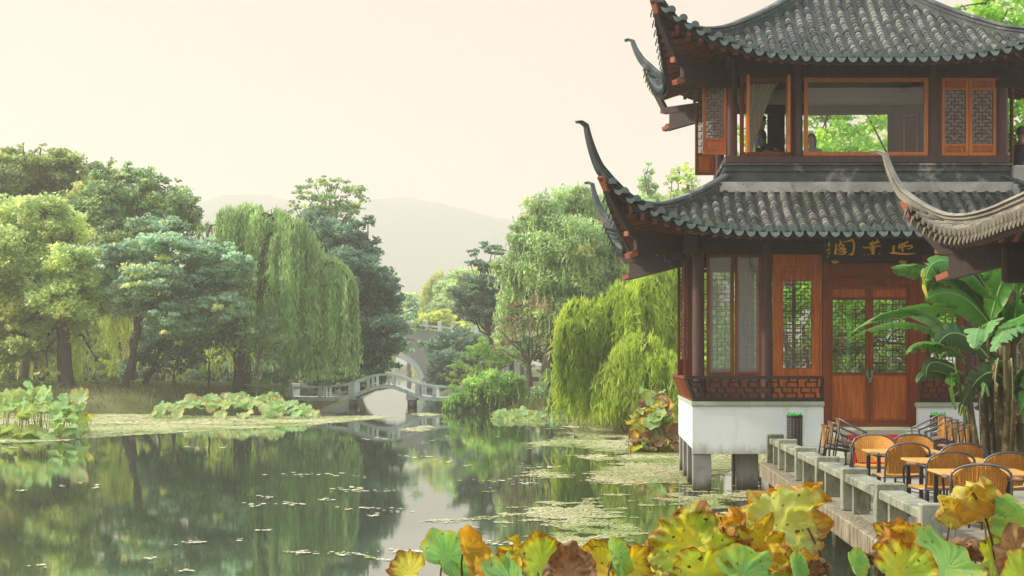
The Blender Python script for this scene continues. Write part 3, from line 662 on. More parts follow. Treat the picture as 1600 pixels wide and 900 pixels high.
tree('broadleaf_tree', 'bushy tree filling the bank behind the red brown tree', (900,606), [(870,530,36),(910,540,40),(830,545,30),(950,550,40),(880,575,30),(990,560,40)], 84, LM['dull'], 0.2, 0.9, trunk_r=0.2)
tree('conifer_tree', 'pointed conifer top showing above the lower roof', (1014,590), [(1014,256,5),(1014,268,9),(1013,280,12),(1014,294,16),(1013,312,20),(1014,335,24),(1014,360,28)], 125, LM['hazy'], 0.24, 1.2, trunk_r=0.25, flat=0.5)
tree('broadleaf_tree', 'yellowish tree top beside the conifer behind the roof corner', (1062,590), [(1062,270,15),(1078,262,14),(1050,284,12),(1075,290,20),(1060,310,22),(1040,320,16),(1075,340,24)], 70, LM['light'], 0.18, 0.7, trunk_r=0.18, clump=0.42)
tree('small_tree', 'small red brown half bare tree with dark forked branches by the water', (830,612), [(800,490,22),(826,478,20),(850,490,20),(785,520,18),(815,510,20),(845,520,18),(870,530,12),(775,548,12),(800,535,14)], 75, LM['redbrown'], 0.085, 0.24, trunk_r=0.17, split=0.3, clump=0.42)
tree('round_shrub', 'light green shrub with pinkish tips left of the red brown tree', (752,618), [(765,540,20),(745,556,22),(722,578,18),(775,565,24),(712,600,14),(750,590,22),(790,560,16)], 80, LM['pinkbush'], 0.15, 1.0, trunk_r=0.1, cat='shrub')
tree('round_shrub', 'large dome shaped feathery shrub overhanging the right end of the bridge', (765,628), [(762,602,30),(732,612,25),(795,606,28),(712,624,17),(700,632,11),(775,618,26),(812,616,20),(745,626,18),(790,628,18),(828,626,12),(725,632,12)], 76, LM['bush'], 0.13, 1.3, trunk_r=0.1, droop=9, cat='shrub')
tree('round_shrub', 'dull green shrub between the dome shrub and the bright willow', (862,625), [(858,588,14),(848,608,16),(870,606,18),(882,588,14)], 72, LM['dull'], 0.15, 1.1, trunk_r=0.08, droop=3, cat='shrub')
willow('bright yellow green weeping willow dipping into the pond beside the pavilion', (1015,625,53), [(905,470,658,26,52,90),(890,500,662,15,51,60),(945,462,664,30,52,120),(925,480,660,26,53,90),(980,445,668,34,52,130),(965,560,668,24,50.5,70),(1010,430,668,34,53,130),(1045,405,668,36,54,160),(1000,520,670,36,50,140),(1040,545,668,34,49.5,130),(1080,410,668,34,55,90),(960,500,664,28,54,90)], LM['willow_bright'], 0.17, 0.13, trunk_r=0.3, asp=0.2, spread=0.6)
# ---- behind the pavilion
for i, (px, dd, lobes, m_, lab) in enumerate((
    (1200, 44, [(1180,200,40),(1230,170,40),(1200,260,50),(1160,300,45),(1240,240,50),(1190,360,50),(1250,340,50),(1175,430,50),(1235,450,50)], 'fresh', 'fresh green tree seen through the narrow upper window behind the pavilion'),
    (1320, 42, [(1290,190,50),(1350,170,55),(1310,250,60),(1370,240,55),(1300,330,55),(1360,340,55),(1290,440,55),(1350,450,60),(1320,520,60)], 'fresh', 'fresh green tree seen through the wide upper window behind the pavilion'),
    (1440, 45, [(1410,190,55),(1470,180,60),(1430,260,60),(1490,260,60),(1420,350,60),(1480,360,60),(1430,450,60),(1500,460,60)], 'light', 'light green tree behind the right upper shutters'),
    (1590, 40, [(1560,40,60),(1620,20,70),(1590,90,60),(1550,150,50),(1620,150,70),(1575,210,50),(1640,230,70),(1580,300,60),(1620,380,80),(1540,5,40)], 'fresh', 'tall yellow green tree rising above the right end of the upper roof'),
    (1230, 40, [(1150,540,60),(1230,520,60),(1300,550,60),(1380,540,60),(1460,540,60),(1120,580,40),(1190,480,50),(1270,480,50),(1340,490,50)], 'fresh', 'low green shrubbery behind the lower lattice windows'))):
    tree('broadleaf_tree' if i < 4 else 'round_shrub', lab, (px,630), lobes, dd, LM[m_], 0.16, 0.75, trunk_r=0.22, zb=0.4, cat='tree' if i < 4 else 'shrub')
# ================================================================ ROOFS
class Roof:
    def __init__(s, x0,x1,y0,y1,W,ze,c1,c2,L,m,Fl):
        s.x0,s.x1,s.y0,s.y1,s.W,s.ze,s.c1,s.c2,s.L,s.m,s.F = x0,x1,y0,y1,W,ze,c1,c2,L,m,Fl
    def rng_(s, side):
        return (s.x0,s.x1) if side in 'fb' else (s.y0,s.y1)
    def a_of(s, side, e):
        e0,e1 = s.rng_(side); return max(e0-e, e-e1)
    def eave(s, a):
        t = min(max((a+s.m)/(s.W+s.F+s.m),0),1); return s.W + s.F*t*t
    def z(s, a, b):
        r = max(a,b,0); mn = min(a,b); sd = max(s.W-r, 0)
        t = min(max((mn+s.m)/(s.W+s.F+s.m),0),1)
        return s.ze + s.c1*sd + s.c2*sd*sd + s.L*t**3*min(r/s.W,1)**2 * (1 if r <= s.W else 1+0.25*(r-s.W)/max(s.F,1e-3))
    def pt(s, side, e, b, dz=0.0):
        z = s.z(s.a_of(side,e), b)+dz
        q_ = {'f':(e,s.y0-b),'b':(e,s.y1+b),'l':(s.x0-b,e),'r':(s.x1+b,e)}[side]
        z += .016*mnoise.noise(Vector((q_[0]*.9,q_[1]*.9,2.)))
        return {'f':(e,s.y0-b,z),'b':(e,s.y1+b,z),'l':(s.x0-b,e,z),'r':(s.x1+b,e,z)}[side]

def build_roof(rf, root, mats, sides='fblr', sp=0.215, seg=0.125, ridge_h=0.27, horn=(0.34,1.0), rmat='ridge', name='roof', hooks=True, eave_board='eave_red', corners=((-1,-1),(-1,1),(1,-1),(1,1)), top_band=True):
    tv=[]; tf=[]; tt=[]; dr=MB(); ev=MB(); rf_mb=MB(); drt=[]
    nb=[0]
    for side in sides:
        e0,e1 = rf.rng_(side); lo = e0-(rf.W+rf.F)+0.04; hi = e1+(rf.W+rf.F)-0.04
        n = int((hi-lo)/sp); es = [ (lo+hi)/2 + (i-(n-1)/2)*sp for i in range(n)]
        ed = Vector((1,0,0)) if side in 'fb' else Vector((0,1,0))
        od = {'f':Vector((0,-1,0)),'b':Vector((0,1,0)),'l':Vector((-1,0,0)),'r':Vector((1,0,0))}[side]
        # pan sheet with thickness + soffit
        cols=[]; 
        for e in np.linspace(lo-0.03, hi+0.03, int((hi-lo)/0.2)):
            a = rf.a_of(side,e); b0 = max(0,a); b1 = max(rf.eave(a), b0+0.001)
            cols.append([rf.pt(side,e,b0+(b1-b0)*k/10.0) for k in range(11)])
        base=len(tv)
        for c in cols: tv.extend(c)
        for i in range(len(cols)-1):
            for k in range(10): tf.append([base+i*11+k, base+i*11+k+1, base+(i+1)*11+k+1, base+(i+1)*11+k]); tt.append(0.15)
        base=len(ev.v)
        for c in cols: ev.v.extend([(p[0],p[1],p[2]-0.07) for p in c])
        for i in range(len(cols)-1):
            for k in range(10): ev.f.append([base+i*11+k, base+(i+1)*11+k, base+(i+1)*11+k+1, base+i*11+k+1])
        # edge board hanging at the eave
        for i in range(len(cols)-1):
            p=Vector(cols[i][10])-od*0.05; q=Vector(cols[i+1][10])-od*0.05
            if (p-q).length < 0.6: ev.beam(p-Vector((0,0,0.09)), q-Vector((0,0,0.09)), 0.035, 0.085)
        for ie, e in enumerate(es):
            a = rf.a_of(side,e); b0 = max(0,a)+0.03; b1 = rf.eave(a)
            if b1-b0 < 0.10: continue
            ns = max(2,int((b1-b0)/seg)); rowj = random.uniform(-.25,.25)
            hump = 0.035
            for i in range(ns):
                ba = b0+(b1-b0)*i/ns; bb = b0+(b1-b0)*(i+1)/ns+0.012
                ra = 0.056+random.uniform(-.003,.003); rb = 0.075+random.uniform(-.010,.010)
                jx = random.uniform(-.012,.012)
                pa = Vector(rf.pt(side,e+jx,ba)); pb = Vector(rf.pt(side,e+jx,bb))
                base=len(tv)
                for p_, r_ in ((pa,ra),(pb,rb),(pb-Vector((0,0,0.012)),rb*0.80)):
                    for k in range(7):
                        an = math.pi*k/6; tv.append(tuple(p_ + ed*(r_*math.cos(an)) + Vector((0,0,hump*0.5+r_*1.05*math.sin(an)))))
                for g in range(2):
                    for k in range(6): tf.append([base+g*7+k, base+(g+1)*7+k, base+(g+1)*7+k+1, base+g*7+k+1]); tt.append(min(1,max(0,random.gauss(0.35+rowj,0.33)) if g==0 and k==0 else tt[-1]))
            # round end disc
            pe = Vector(rf.pt(side,e,b1))+Vector((0,0,0.015))+od*0.03; base=len(dr.v)
            for dd in (0,0.025):
                for k in range(12):
                    an = 2*math.pi*k/12; rr = 0.078
                    zz = math.sin(an)*rr
                    dr.v.append(tuple(pe - od*dd + ed*(rr*math.cos(an)) + Vector((0,0,0.02+max(zz,-0.035)))))
            dr.f.append([base+k for k in range(12)]); 
            for k in range(12): dr.f.append([base+k, base+12+k, base+12+(k+1)%12, base+(k+1)%12])
            # pointed drip tile in the lane beside it
            e2 = e+sp/2; a2 = rf.a_of(side,e2); b2 = rf.eave(a2)
            if b2 > max(0,a2)+0.08:
                pd = Vector(rf.pt(side,e2,b2))+od*0.045; base=len(dr.v)
                prof=[(-.088,.012),(-.085,-.028),(-.06,-.075),(-.028,-.104),(0,-.115),(.028,-.104),(.06,-.075),(.085,-.028),(.088,.012),(.045,-.012),(0,-.02),(-.045,-.012)]
                for dd in (0,0.02):
                    for (u,v) in prof: dr.v.append(tuple(pd-od*dd*1.0 + ed*u + Vector((0,0,v)) + od*(0.02 if v<-.05 else 0)))
                m_=len(prof); dr.f.append([base+k for k in range(m_)])
                for k in range(m_): dr.f.append([base+k, base+m_+k, base+m_+(k+1)%m_, base+(k+1)%m_])
                # rafter under the lane
                bs = max(0.0,a2)+0.05; be = b2-0.09
                if be-bs > 0.15:
                    ps=[Vector(rf.pt(side,e2,bs+(be-bs)*j/4.0,-0.125)) for j in range(5)]
                    for j in range(4): rf_mb.beam(ps[j],ps[j+1],0.07,0.09)
    rt = link_mesh(name, tv, tf, M[mats[0]], root, attrs={'tint':('FACE',tt)})
    dr.build('eave_end_tiles', M[mats[1]], rt)['kind']='stuff'
    s_ = ev.build('soffit', M['dark'], rt)
    rf_mb.build('rafters', M[eave_board], rt)['kind']='stuff'
    # hip ridges with upswept horns
    for (sx,sy) in corners:
        ox = rf.x0 if sx<0 else rf.x1; oy = rf.y0 if sy<0 else rf.y1
        di = Vector((sx,sy,0)).normalized(); sd = Vector((-sy,sx,0)).normalized()
        pts=[]; Q = rf.W+rf.F
        for i in range(17):
            q = Q*i/16; g = 1.0 if q < rf.W*0.5 else 1-0.42*((q-rf.W*0.45)/(Q-rf.W*0.45))
            pts.append((Vector((ox+sx*q, oy+sy*q, rf.z(q,q)-0.03)), g))
        pc = pts[-1][0]; pv = pts[-2][0]; s0 = (pc.z-pv.z)/((pc-pv).xy.length+1e-6)
        hx, hz = horn; ext = hx*math.sqrt(2)
        for i in range(1,11):
            u = i/10; pts.append((Vector((pc.x,pc.y,pc.z)) + di*(ext*(1-(1-u)**1.25)) + Vector((0,0,s0*ext*u*0.9 + (hz-s0*ext*0.9)*u**1.35)), 0.58-0.32*u))
        pe = pts[-1][0]
        pts.append((pe+di*0.10+Vector((0,0,0.045)), 0.2)); pts.append((pe+di*0.19+Vector((0,0,0.035)), 0.17))
        secs=[]; sub=MB()
        prof=[(-.075,0),(-.075,.50),(-.105,.54),(-.105,.66),(-.075,.69),(-.075,.78),(-.12,.82),(-.10,.97),(-.05,1.02),(.05,1.02),(.10,.97),(.12,.82),(.075,.78),(.075,.69),(.105,.66),(.105,.54),(.075,.50),(.075,0)]
        for i,(p,g) in enumerate(pts):
            a_ = pts[max(0,i-1)][0]; b_ = pts[min(len(pts)-1,i+1)][0]; d = (b_-a_).normalized(); up = sd.cross(d); 
            if up.z < 0 and i < 20: up = -up
            if i >= 20: up = up if up.dot(prevup) > 0 else -up
            prevup = up
            wsc = max(0.42, g**0.55); h = ridge_h*g
            secs.append([p + sd*(u*wsc) + up*(v*h) for (u,v) in prof])
        sub.sweep(None, secs)
        sub.build('corner_ridge', M[rmat], rt)
        # dark cantilever beams under the corner; redder tips paint in the sunlit ends
        cb = MB()
        A = Vector((ox+sx*(-0.1), oy+sy*(-0.1), rf.ze-0.10)); B = Vector((ox+sx*(rf.W*0.98), oy+sy*(rf.W*0.98), rf.ze-0.04)); C = Vector((ox+sx*(rf.W+rf.F*0.72), oy+sy*(rf.W+rf.F*0.72), rf.z(Q,Q)-0.30)); D = Vector((ox+sx*(Q*0.985), oy+sy*(Q*0.985), rf.z(Q,Q)-0.07))
        cb.beam(A,B,0.12,0.14)
        A2 = Vector((ox+sx*(rf.W*0.2), oy+sy*(rf.W*0.2), rf.ze-0.12)); B2 = Vector((ox+sx*(rf.W*0.96), oy+sy*(rf.W*0.96), rf.ze-0.42))
        cb.beam(A2,B2,0.12,0.14)
        tb_ = MB(); tb2 = MB(); tb3 = MB(); tb2.beam(B-di*0.02-Vector((0,0,.005)),B+di*0.08,0.105,0.10); tb3.beam(B2-di*0.10+Vector((0,0,.03)),B2+di*0.10-Vector((0,0,0.03)),0.125,0.085)
        cb.beam(B-Vector((0,0,0.03))-di*0.05,C,0.11,0.12); tb_.beam(C-(C-B).normalized()*0.05,D,0.11,0.10)
        for q_ in (tb_,tb2,tb3): q_.build('lit_beam_tip', M['eave_red'], rt)
        o_=cb.build('corner_beam', M['dark'], rt)
        fb=MB(); vs=[]
        for (P_,lo_,hi_) in ((A2,0.0,0.12),(A2+(B2-A2)*.5,0.02,0.22),(B2-di*0.10,0.05,0.42)):
            for sgn in (-1,1):
                vs.append(tuple(P_+sd*(0.045*sgn)+Vector((0,0,lo_)))); vs.append(tuple(P_+sd*(0.045*sgn)+Vector((0,0,hi_))))
        fb.add(vs,[(0,4,5,1),(4,8,9,5),(2,3,7,6),(6,7,11,10),(8,10,11,9),(0,1,3,2),(1,5,7,3),(5,9,11,7),(0,2,6,4),(4,6,10,8)])
        fb.build('hip_board', M['dark'], o_)
    return rt

# ================================================================ PAVILION
K1 = 28.9/F; K2 = 29.4/F
pav = empty('waterside_pavilion', (1.64, 28.2, 0), 'two storey timber pavilion with upswept grey tile roofs standing over the pond', 'pavilion')
LX0, LX1 = 1.64, 8.08; UX0, UX1 = 2.30, 7.48; Y1, Y1b = 28.9, 33.3; Y2, Y2b = 29.4, 32.8
lower = Roof(2.28, 7.44, 29.45, 32.75, 2.0, 4.72, 0.36, 0.083, 0.80, 1.0, 0.50)
upper = Roof(4.02, 5.70, 31.10, 31.10, 2.9, 7.97, 0.42, 0.075, 0.85, 0.7, 0.40)
lr = build_roof(lower, pav, ('tile','drip'), name='lower_roof', horn=(0.24,0.78))
ur = build_roof(upper, pav, ('tile','drip'), name='upper_roof', horn=(0.26,0.60))
# top ridge of the upper roof
b = MB(); b.bbox(3.85, 5.87, 31.02, 31.18, 9.75, 10.35, 0.02); b.bbox(3.80, 5.92, 30.98, 31.22, 10.36, 10.44, 0.02); b.build('top_ridge', M['ridge'], ur)
# ridge band round the foot of the upper storey
b = MB()
for (h0,h1,e) in ((5.66,5.80,0.22),(5.80,6.02,0.14),(6.02,6.06,0.18),(6.06,6.13,0.155),(6.13,6.17,0.20)):
    x0,x1,y0,y1 = 2.30-e+0.02,7.48+e-0.02,29.45-e,32.75+e; t=0.25
    b.box(x0,x1,y0,y0+t,h0,h1); b.box(x0,x1,y1-t,y1,h0,h1); b.box(x0,x0+t,y0+t,y1-t,h0,h1); b.box(x1-t,x1,y0+t,y1-t,h0,h1)
b.build('ridge_band', M['ridge'], lr)
b = MB(); b.box(2.12,7.66,29.12,29.24,5.60,5.795); b.box(2.0,2.12,29.12,33,5.60,5.795); b.build('mortar_fillet', M['mortar'], lr)

# --- panels in any vertical plane
def TR(org, ud, wd):
    org=Vector(org); ud=Vector(ud); wd=Vector(wd)
    return lambda mb: setattr(mb,'v',[tuple(org+ud*p[0]+wd*p[1]+Vector((0,0,p[2]))) for p in mb.v]) or mb
MOT_H = [(0,0,1),(0,2,4),(1,1,3),(2,0,2),(2,3,4),(3,1,4)]      # (z, from, to) in cells of the left half
MOT_V = [(1,0,1),(2,1,2.0),(1,2,3),(3,0,1),(3,2,4),(2,3,4),(4,1,2),(4,3,4)]
def lattice_mb(u0,u1,z0,z1,cell,bar=0.016,w0=-0.008,w1=0.008):
    mb=MB(); W=u1-u0; n=max(2,round(W/cell/2)); cu=W/(2*n); nz=max(3,round((z1-z0)/cu)); cz=(z1-z0)/nz; h=bar/2; eps=0.0009
    mb.box(u0-.004,u1+.004,w0-.0004,w1+.0004,z0-.002,z0+h); mb.box(u0-.004,u1+.004,w0-.0004,w1+.0004,z1-h,z1+.002); mb.box(u0-.003,u0+h,w0-.0002,w1+.0002,z0,z1); mb.box(u1-h,u1+.003,w0-.0002,w1+.0002,z0,z1)
    def hb(a,b_,z): mb.box(u0+a*cu-h, u0+b_*cu+h, w0, w1, z0+z*cz-h, z0+z*cz+h)
    def vb(a,c,d): mb.box(u0+a*cu-h, u0+a*cu+h, w0-eps, w1+eps, z0+c*cz, z0+d*cz)
    for side in (0,1):
        for P in range(0, nz, 4):
            for (z,a,b_) in MOT_H:
                if P+z >= nz or P+z == 0: continue
                a2=min(a,n); b2=min(b_,n)
                if a2>=b2: continue
                hb(a2,b2,P+z) if side==0 else hb(2*n-b2,2*n-a2,P+z)
            for (x,c,d) in MOT_V:
                if x > n or P+c >= nz: continue
                d2=min(P+d,nz)
                vb(x,P+c,d2) if side==0 else (vb(2*n-x,P+c,d2) if x!=n else None)
    return mb
def panel(parent, name, org, ud, wd, W, z0, z1, fw=0.06, th=0.05, top=0.0, bot=0.0, fmat='orange', pmat='orange', lmat='lattice', glass='glass', cell=0.075, bar=0.016, lat=True, label=None):
    """framed leaf: u from 0..W; optional solid panels of height top / bot; lattice and pane between"""
    T = TR(org, ud, wd); f=MB()
    f.box(0,fw,-th/2,th/2,z0,z1); f.box(W-fw,W,-th/2,th/2,z0,z1); f.box(fw,W-fw,-th/2+.003,th/2-.003,z0,z0+fw); f.box(fw,W-fw,-th/2+.003,th/2-.003,z1-fw,z1)
    g0=z0+fw; g1=z1-fw
    if bot: g0=z0+fw+bot; f.box(fw,W-fw,-th/2+.003,th/2-.003,g0,g0+fw*.7); g0+=fw*.7
    if top: g1=z1-fw-top; f.box(fw,W-fw,-th/2+.003,th/2-.003,g1-fw*.7,g1); g1-=fw*.7
    o = T(f).build(name, M[fmat], parent)
    if label: o['label']=label
    if bot or top:
        for (a,b_) in (((z0+fw,z0+fw+bot),) if bot else ())+(((z1-fw-top,z1-fw),) if top else ()):
            p=MB(); p.box(fw,W-fw,-th*.2,th*.2,a,b_); p.bbox(fw+.03,W-fw-.03,-th*.2-.008,th*.2+.008,a+.03,b_-.03,.006)
            T(p).build('panel', M[pmat], o)
    if lat: T(lattice_mb(fw,W-fw,g0,g1,cell,bar,-0.008,0.008)).build('lattice', M[lmat], o)
    if glass:
        T(MB().add([(fw,-.016,g0),(W-fw,-.016,g0),(W-fw,-.016,g1),(fw,-.016,g1)],[(0,1,2,3)])).build('pane', M[glass], o)
    return o
def fpanel(name, p0, p1, d, z0, z1, **k):
    return panel(pav, name, (X(p0,d),d,0), (1,0,0), (0,-1,0), X(p1,d)-X(p0,d), z0, z1, **k)

# --- substructure over the water
for (x,y,w_,dp) in ((1.50,28.23,.34,.30),(1.50,30.2,.32,.28),(1.50,32.0,.32,.28),(1.50,33.6,.32,.28),(2.33,28.5,.40,.34),(2.45,31,.34,.3),(4.0,31,.34,.3),(4.0,33.6,.34,.3),(6.2,31,.34,.3),(6.2,33.6,.34,.3),(8.2,33.6,.34,.3)):
    MB().bbox(x,x+w_,y,y+dp,-1.2,0.80 if y>28.3 else 0.688,.012).build('pier', M['concrete'], pav)
MB().bbox(1.55,8.6,28.42,34.0,0.82,1.15,.01).build('floor', M['concrete'], pav)
b=MB(); b.box(1.49,3.90,28.20,28.40,0.69,1.57)
b.box(1.49,1.69,28.402,34.0,0.78,1.57); b.box(1.692,8.6,33.8,34.0,0.60,1.57); b.build('plaster_wall', M['plaster'], pav)
b=MB(); b.box(X(1435,28.2),8.6,28.20,28.40,0.50,1.55); b.build('plaster_wall', M['plaster'], pav)
b=MB(); b.bbox(1.47,3.915,28.17,28.44,1.572,1.65,.008); b.bbox(1.47,1.73,28.445,34.03,1.572,1.65,.008); b.build('wall_cap', M['cap'], pav)
MB().bbox(X(1433,28.2),8.62,28.17,28.44,1.552,1.63,.008).build('wall_cap', M['cap'], pav)
# --- leaning lattice balustrades
def balustrade(x0,x1,side=False,z0=1.655,zt=2.11):
    b=MB(); lean_y=0.17; dz=zt-z0; d0=28.27
    lx=-0.17 if side else 0.0
    def P(u,v,o=0):  # u 0..1 along, v 0..1 up
        xa=x0+lx*v; xb=x1; return Vector((xa+(xb-xa)*u, d0-lean_y*v+o, z0+dz*v))
    def bar(u0,v0,u1,v1,w_,h_): b.beam(P(u0,v0),P(u1,v1),w_,h_)
    bar(0,0.03,1,0.03,.06,.05); bar(0,.965,1,.965,.10,.06); bar(0,.12,1,.12,.035,.03)
    bar(0.004,0,0.004,.94,.06,.06); bar(0.996,0,0.996,.94,.06,.06)
    n=int((x1-x0)/0.30)
    for i in range(n):
        u=i/n; s=1/n
        for (a,v,c,v2) in ((0,.34,.62,.34),(.4,.56,1.0,.56),(.1,.78,.7,.78),(.0,.12,.0,.34),(.4,.34,.4,.56),(.62,.34,.62,.12),(.7,.56,.7,.78),(.1,.78,.1,.56),(.1,.56,.4,.56),(.7,.78,.7,.94),(.25,.94,.25,.78),(.85,.34,.85,.56),(.85,.34,1.0,.34)):
            bar(min(u+a*s,.995),v,min(u+c*s,.995),v2,.03,.028)
    o=b.build('lattice_balustrade', M['dark'], pav)
    if side:
        b=MB()
        def P2(u,v): return Vector((x0+lx*v, d0-lean_y*v+(33.9-d0+lean_y*v)*u, z0+dz*v))
        for v,w_ in ((.03,.05),(.965,.07),(.12,.03),(.34,.026),(.56,.026),(.78,.026)): b.beam(P2(0.006,v),P2(1,v),w_,w_*.8)
        for i in range(27):
            u=(i+.5)/27
            b.beam(P2(u,.12),P2(u,.94),.03,.03)
        b.build('lattice_balustrade', M['red_wood'], pav)
balustrade(1.53, 3.88, True); balustrade(X(1440,28.2), 8.55)
# --- lower columns and beams
for (x,y) in ((LX0,Y1),(X(1197,28.9),Y1),(X(1515,28.9),Y1),(LX1,Y1),(LX0,Y1b),(LX1,Y1b),(X(1197,28.9),Y1b),(X(1515,28.9),Y1b),(LX0,31.1),(LX1,31.1)):
    b=MB(); b.lathe(x,y,[(.115,1.15),(.112,3.0),(.105,4.72)],16); b.build('column', M['column'], pav, smooth=False)
b=MB(); b.box(LX0-.06,LX1+.06,Y1-.05,Y1+.05,4.42,4.74); b.box(LX0-.05,LX0+.05,Y1+.052,Y1b-.052,4.42,4.74); b.box(LX1-.05,LX1+.05,Y1+.052,Y1b-.052,4.42,4.74); b.box(LX0-.06,LX1+.06,Y1b-.05,Y1b+.05,4.42,4.74)
b.bbox(LX0-.14,LX1+.14,Y1-.14,Y1-.052,4.60,4.76,.01); b.build('lintel', M['dark'], pav)
# corner bracket boxes
b=MB(); b.bbox(X(1038,28.8),X(1072,28.8),28.60,28.86,4.26,4.70,.03); b.bbox(X(1046,28.8),X(1066,28.8),28.62,28.84,4.14,4.262,.03); b.bbox(X(1066,28.3),X(1092,28.3),28.2,28.76,4.40,4.72,.03); b.build('bracket', M['dark'], pav)
# lower storey joinery; d = 28.9
zf=1.15; zt=4.40
for (a,c) in ((1104,1147),(1148,1190)):
    fpanel('sliding_window', a, c, 28.86, zf, zt, fw=.055, bot=.95, fmat='red_wood', pmat='lattice', lat=False, glass='glass_dusty')
for (a,c) in ((1108,1146),(1149,1187)):
    fpanel('window', a, c, 29.02, zf, zt-.25, fw=.06, bot=1.0, fmat='lattice', pmat='lattice', lmat='lattice_dark', glass='glass_dusty', cell=.075, bar=.014)
fpanel('window', 1207, 1284, 28.9, zf, zt, fw=.19, th=.07, bot=.78, top=.17, fmat='orange', glass='glass_door', cell=.072, bar=.017, label='orange framed window with fine lattice left of the door')
fpanel('window', 1434, 1508, 28.9, zf, zt, fw=.16, th=.07, bot=.78, top=.17, fmat='red_wood', pmat='red_wood', glass='glass', cell=.072, bar=.017)
for (a,c) in ((1524,1570),(1572,1614)):
    fpanel('sliding_window', a, c, 28.86, zf, zt, fw=.055, bot=.95, fmat='red_wood', pmat='lattice', lat=True, glass='glass_dusty')
# door case, transom and two leaves
k=28.9; b=MB()
xa,xb,xc,xd=X(1285,k),X(1295,k),X(1421,k),X(1433,k)
b.box(xa,xb,k-.06,k+.06,zf,zt); b.box(xc,xd,k-.06,k+.06,zf,zt); b.box(xb,xc,k-.055,k+.055,3.82,3.94); b.box(xb,xc,k-.055,k+.055,zt-.08,zt); b.box(xb,xc,k-.08,k+.08,zf,zf+.07)
dc=b.build('door_case', M['red_wood'], pav)
b=MB(); xm=(xb+xc)/2; b.box(xb,xc,k-.02,k+.02,3.94,zt-.08)
for (a,c) in ((xb+.04,xm-.02),(xm+.02,xc-.04)): b.bbox(a,c,k-.035,k-.019,3.98,zt-.12,.006)
b.build('transom_panel', M['red_wood'], dc)
for (a,c) in ((1295,1357.6),(1358.4,1421)):
    dl=fpanel('door_leaf', a, c, k-.005, zf+.075, 3.815, fw=.065, th=.055, bot=.84, top=.15, fmat='red_wood', pmat='orange', glass='glass_door', cell=.068, bar=.016)
lk=MB(); lx=X(1358,k); 
for s in (-1,1): lk.bbox(lx+s*.045-.028,lx+s*.045+.028,k-.075,k-.035,2.12,2.22,.008)
lk.tube([(lx-.05,k-.08,2.14),(lx-.03,k-.10,2.08),(lx+.02,k-.10,2.06),(lx+.05,k-.08,2.12)],.014,6); lk.bbox(lx-.03,lx+.025,k-.12,k-.08,1.99,2.08,.008)
lk.build('door_lock', M['metal_green'], dl)
# side joinery on the left face: frames and open shutters seen edge-on
for i,y in enumerate(np.linspace(29.15,32.6,5)):
    panel(pav,'window',(LX0,y,0),(0,1,0),(-1,0,0),.80,zf,zt,fw=.06,bot=1.0,fmat='red_wood',pmat='red_wood',glass='glass',cell=.08)
for (y,w_) in ((29.25,.20),(30.6,.26)):
    panel(pav,'shutter',(LX0-.06-w_,y,0),(1,0,0),(0,-1,0),w_,zf+.9,zt,fw=.05,bot=.3,fmat='red_wood',pmat='red_wood',glass=None,cell=.06)
# back face lower: posts and lattice windows, mostly open to the garden
for (x0_,x1_) in ((1.75,2.85),(3.02,4.0),(5.6,6.6),(6.85,7.95)):
    panel(pav,'window',(x0_,Y1b,0),(1,0,0),(0,-1,0),x1_-x0_,zf,zt,fw=.07,bot=.8,top=.0,fmat='lattice_dark',pmat='lattice_dark',lmat='lattice_dark',glass=None,cell=.16,bar=.02)
MB().box(LX0-.1,LX1+.1,Y1-.1,Y1b+.1,4.75,4.80).build('ceiling', M['ceiling'], pav)
# --- steps
b=MB(); b.bbox(X(1290,28.1),X(1433,28.1),27.86,28.83,1.02,1.16,.012); b.bbox(X(1312,28.1),X(1412,28.1),27.56,27.858,.56,.97,.012); b.bbox(X(1312,28.1),X(1412,28.1),27.26,27.558,.56,.76,.012)
b.box(X(1292,28.1),X(1431,28.1),27.862,28.198,.56,1.018)
for (a,c) in ((1291,1310),(1414,1432)):
    x0_,x1_=X(a,28),X(c,28); b.add([(x0_,27.2,.56),(x1_,27.2,.56),(x1_,27.85,.56),(x0_,27.85,.56),(x0_,27.2,.68),(x1_,27.2,.68),(x1_,27.85,1.10),(x0_,27.85,1.10)],[(0,3,2,1),(4,5,6,7),(0,1,5,4),(1,2,6,5),(2,3,7,6),(3,0,4,7)])
b.build('steps', M['cap'], pav)
b=MB(); x0_,x1_=X(1322,27.9),X(1402,27.9); pr=[(27.84,1.05),(27.84,.985),(27.54,.985),(27.54,.775),(27.24,.775),(27.24,.562),(26.7,.562)]
secs=[[(x0_,y-.0,z),(x1_,y,z),(x1_,y-.012,z+.012),(x0_,y-.012,z+.012)] for (y,z) in pr]; b.sweep(None,secs)
tag(b.build('carpet', M['red_cloth']), 'red carpet laid over the stone steps below the pavilion door', 'carpet')

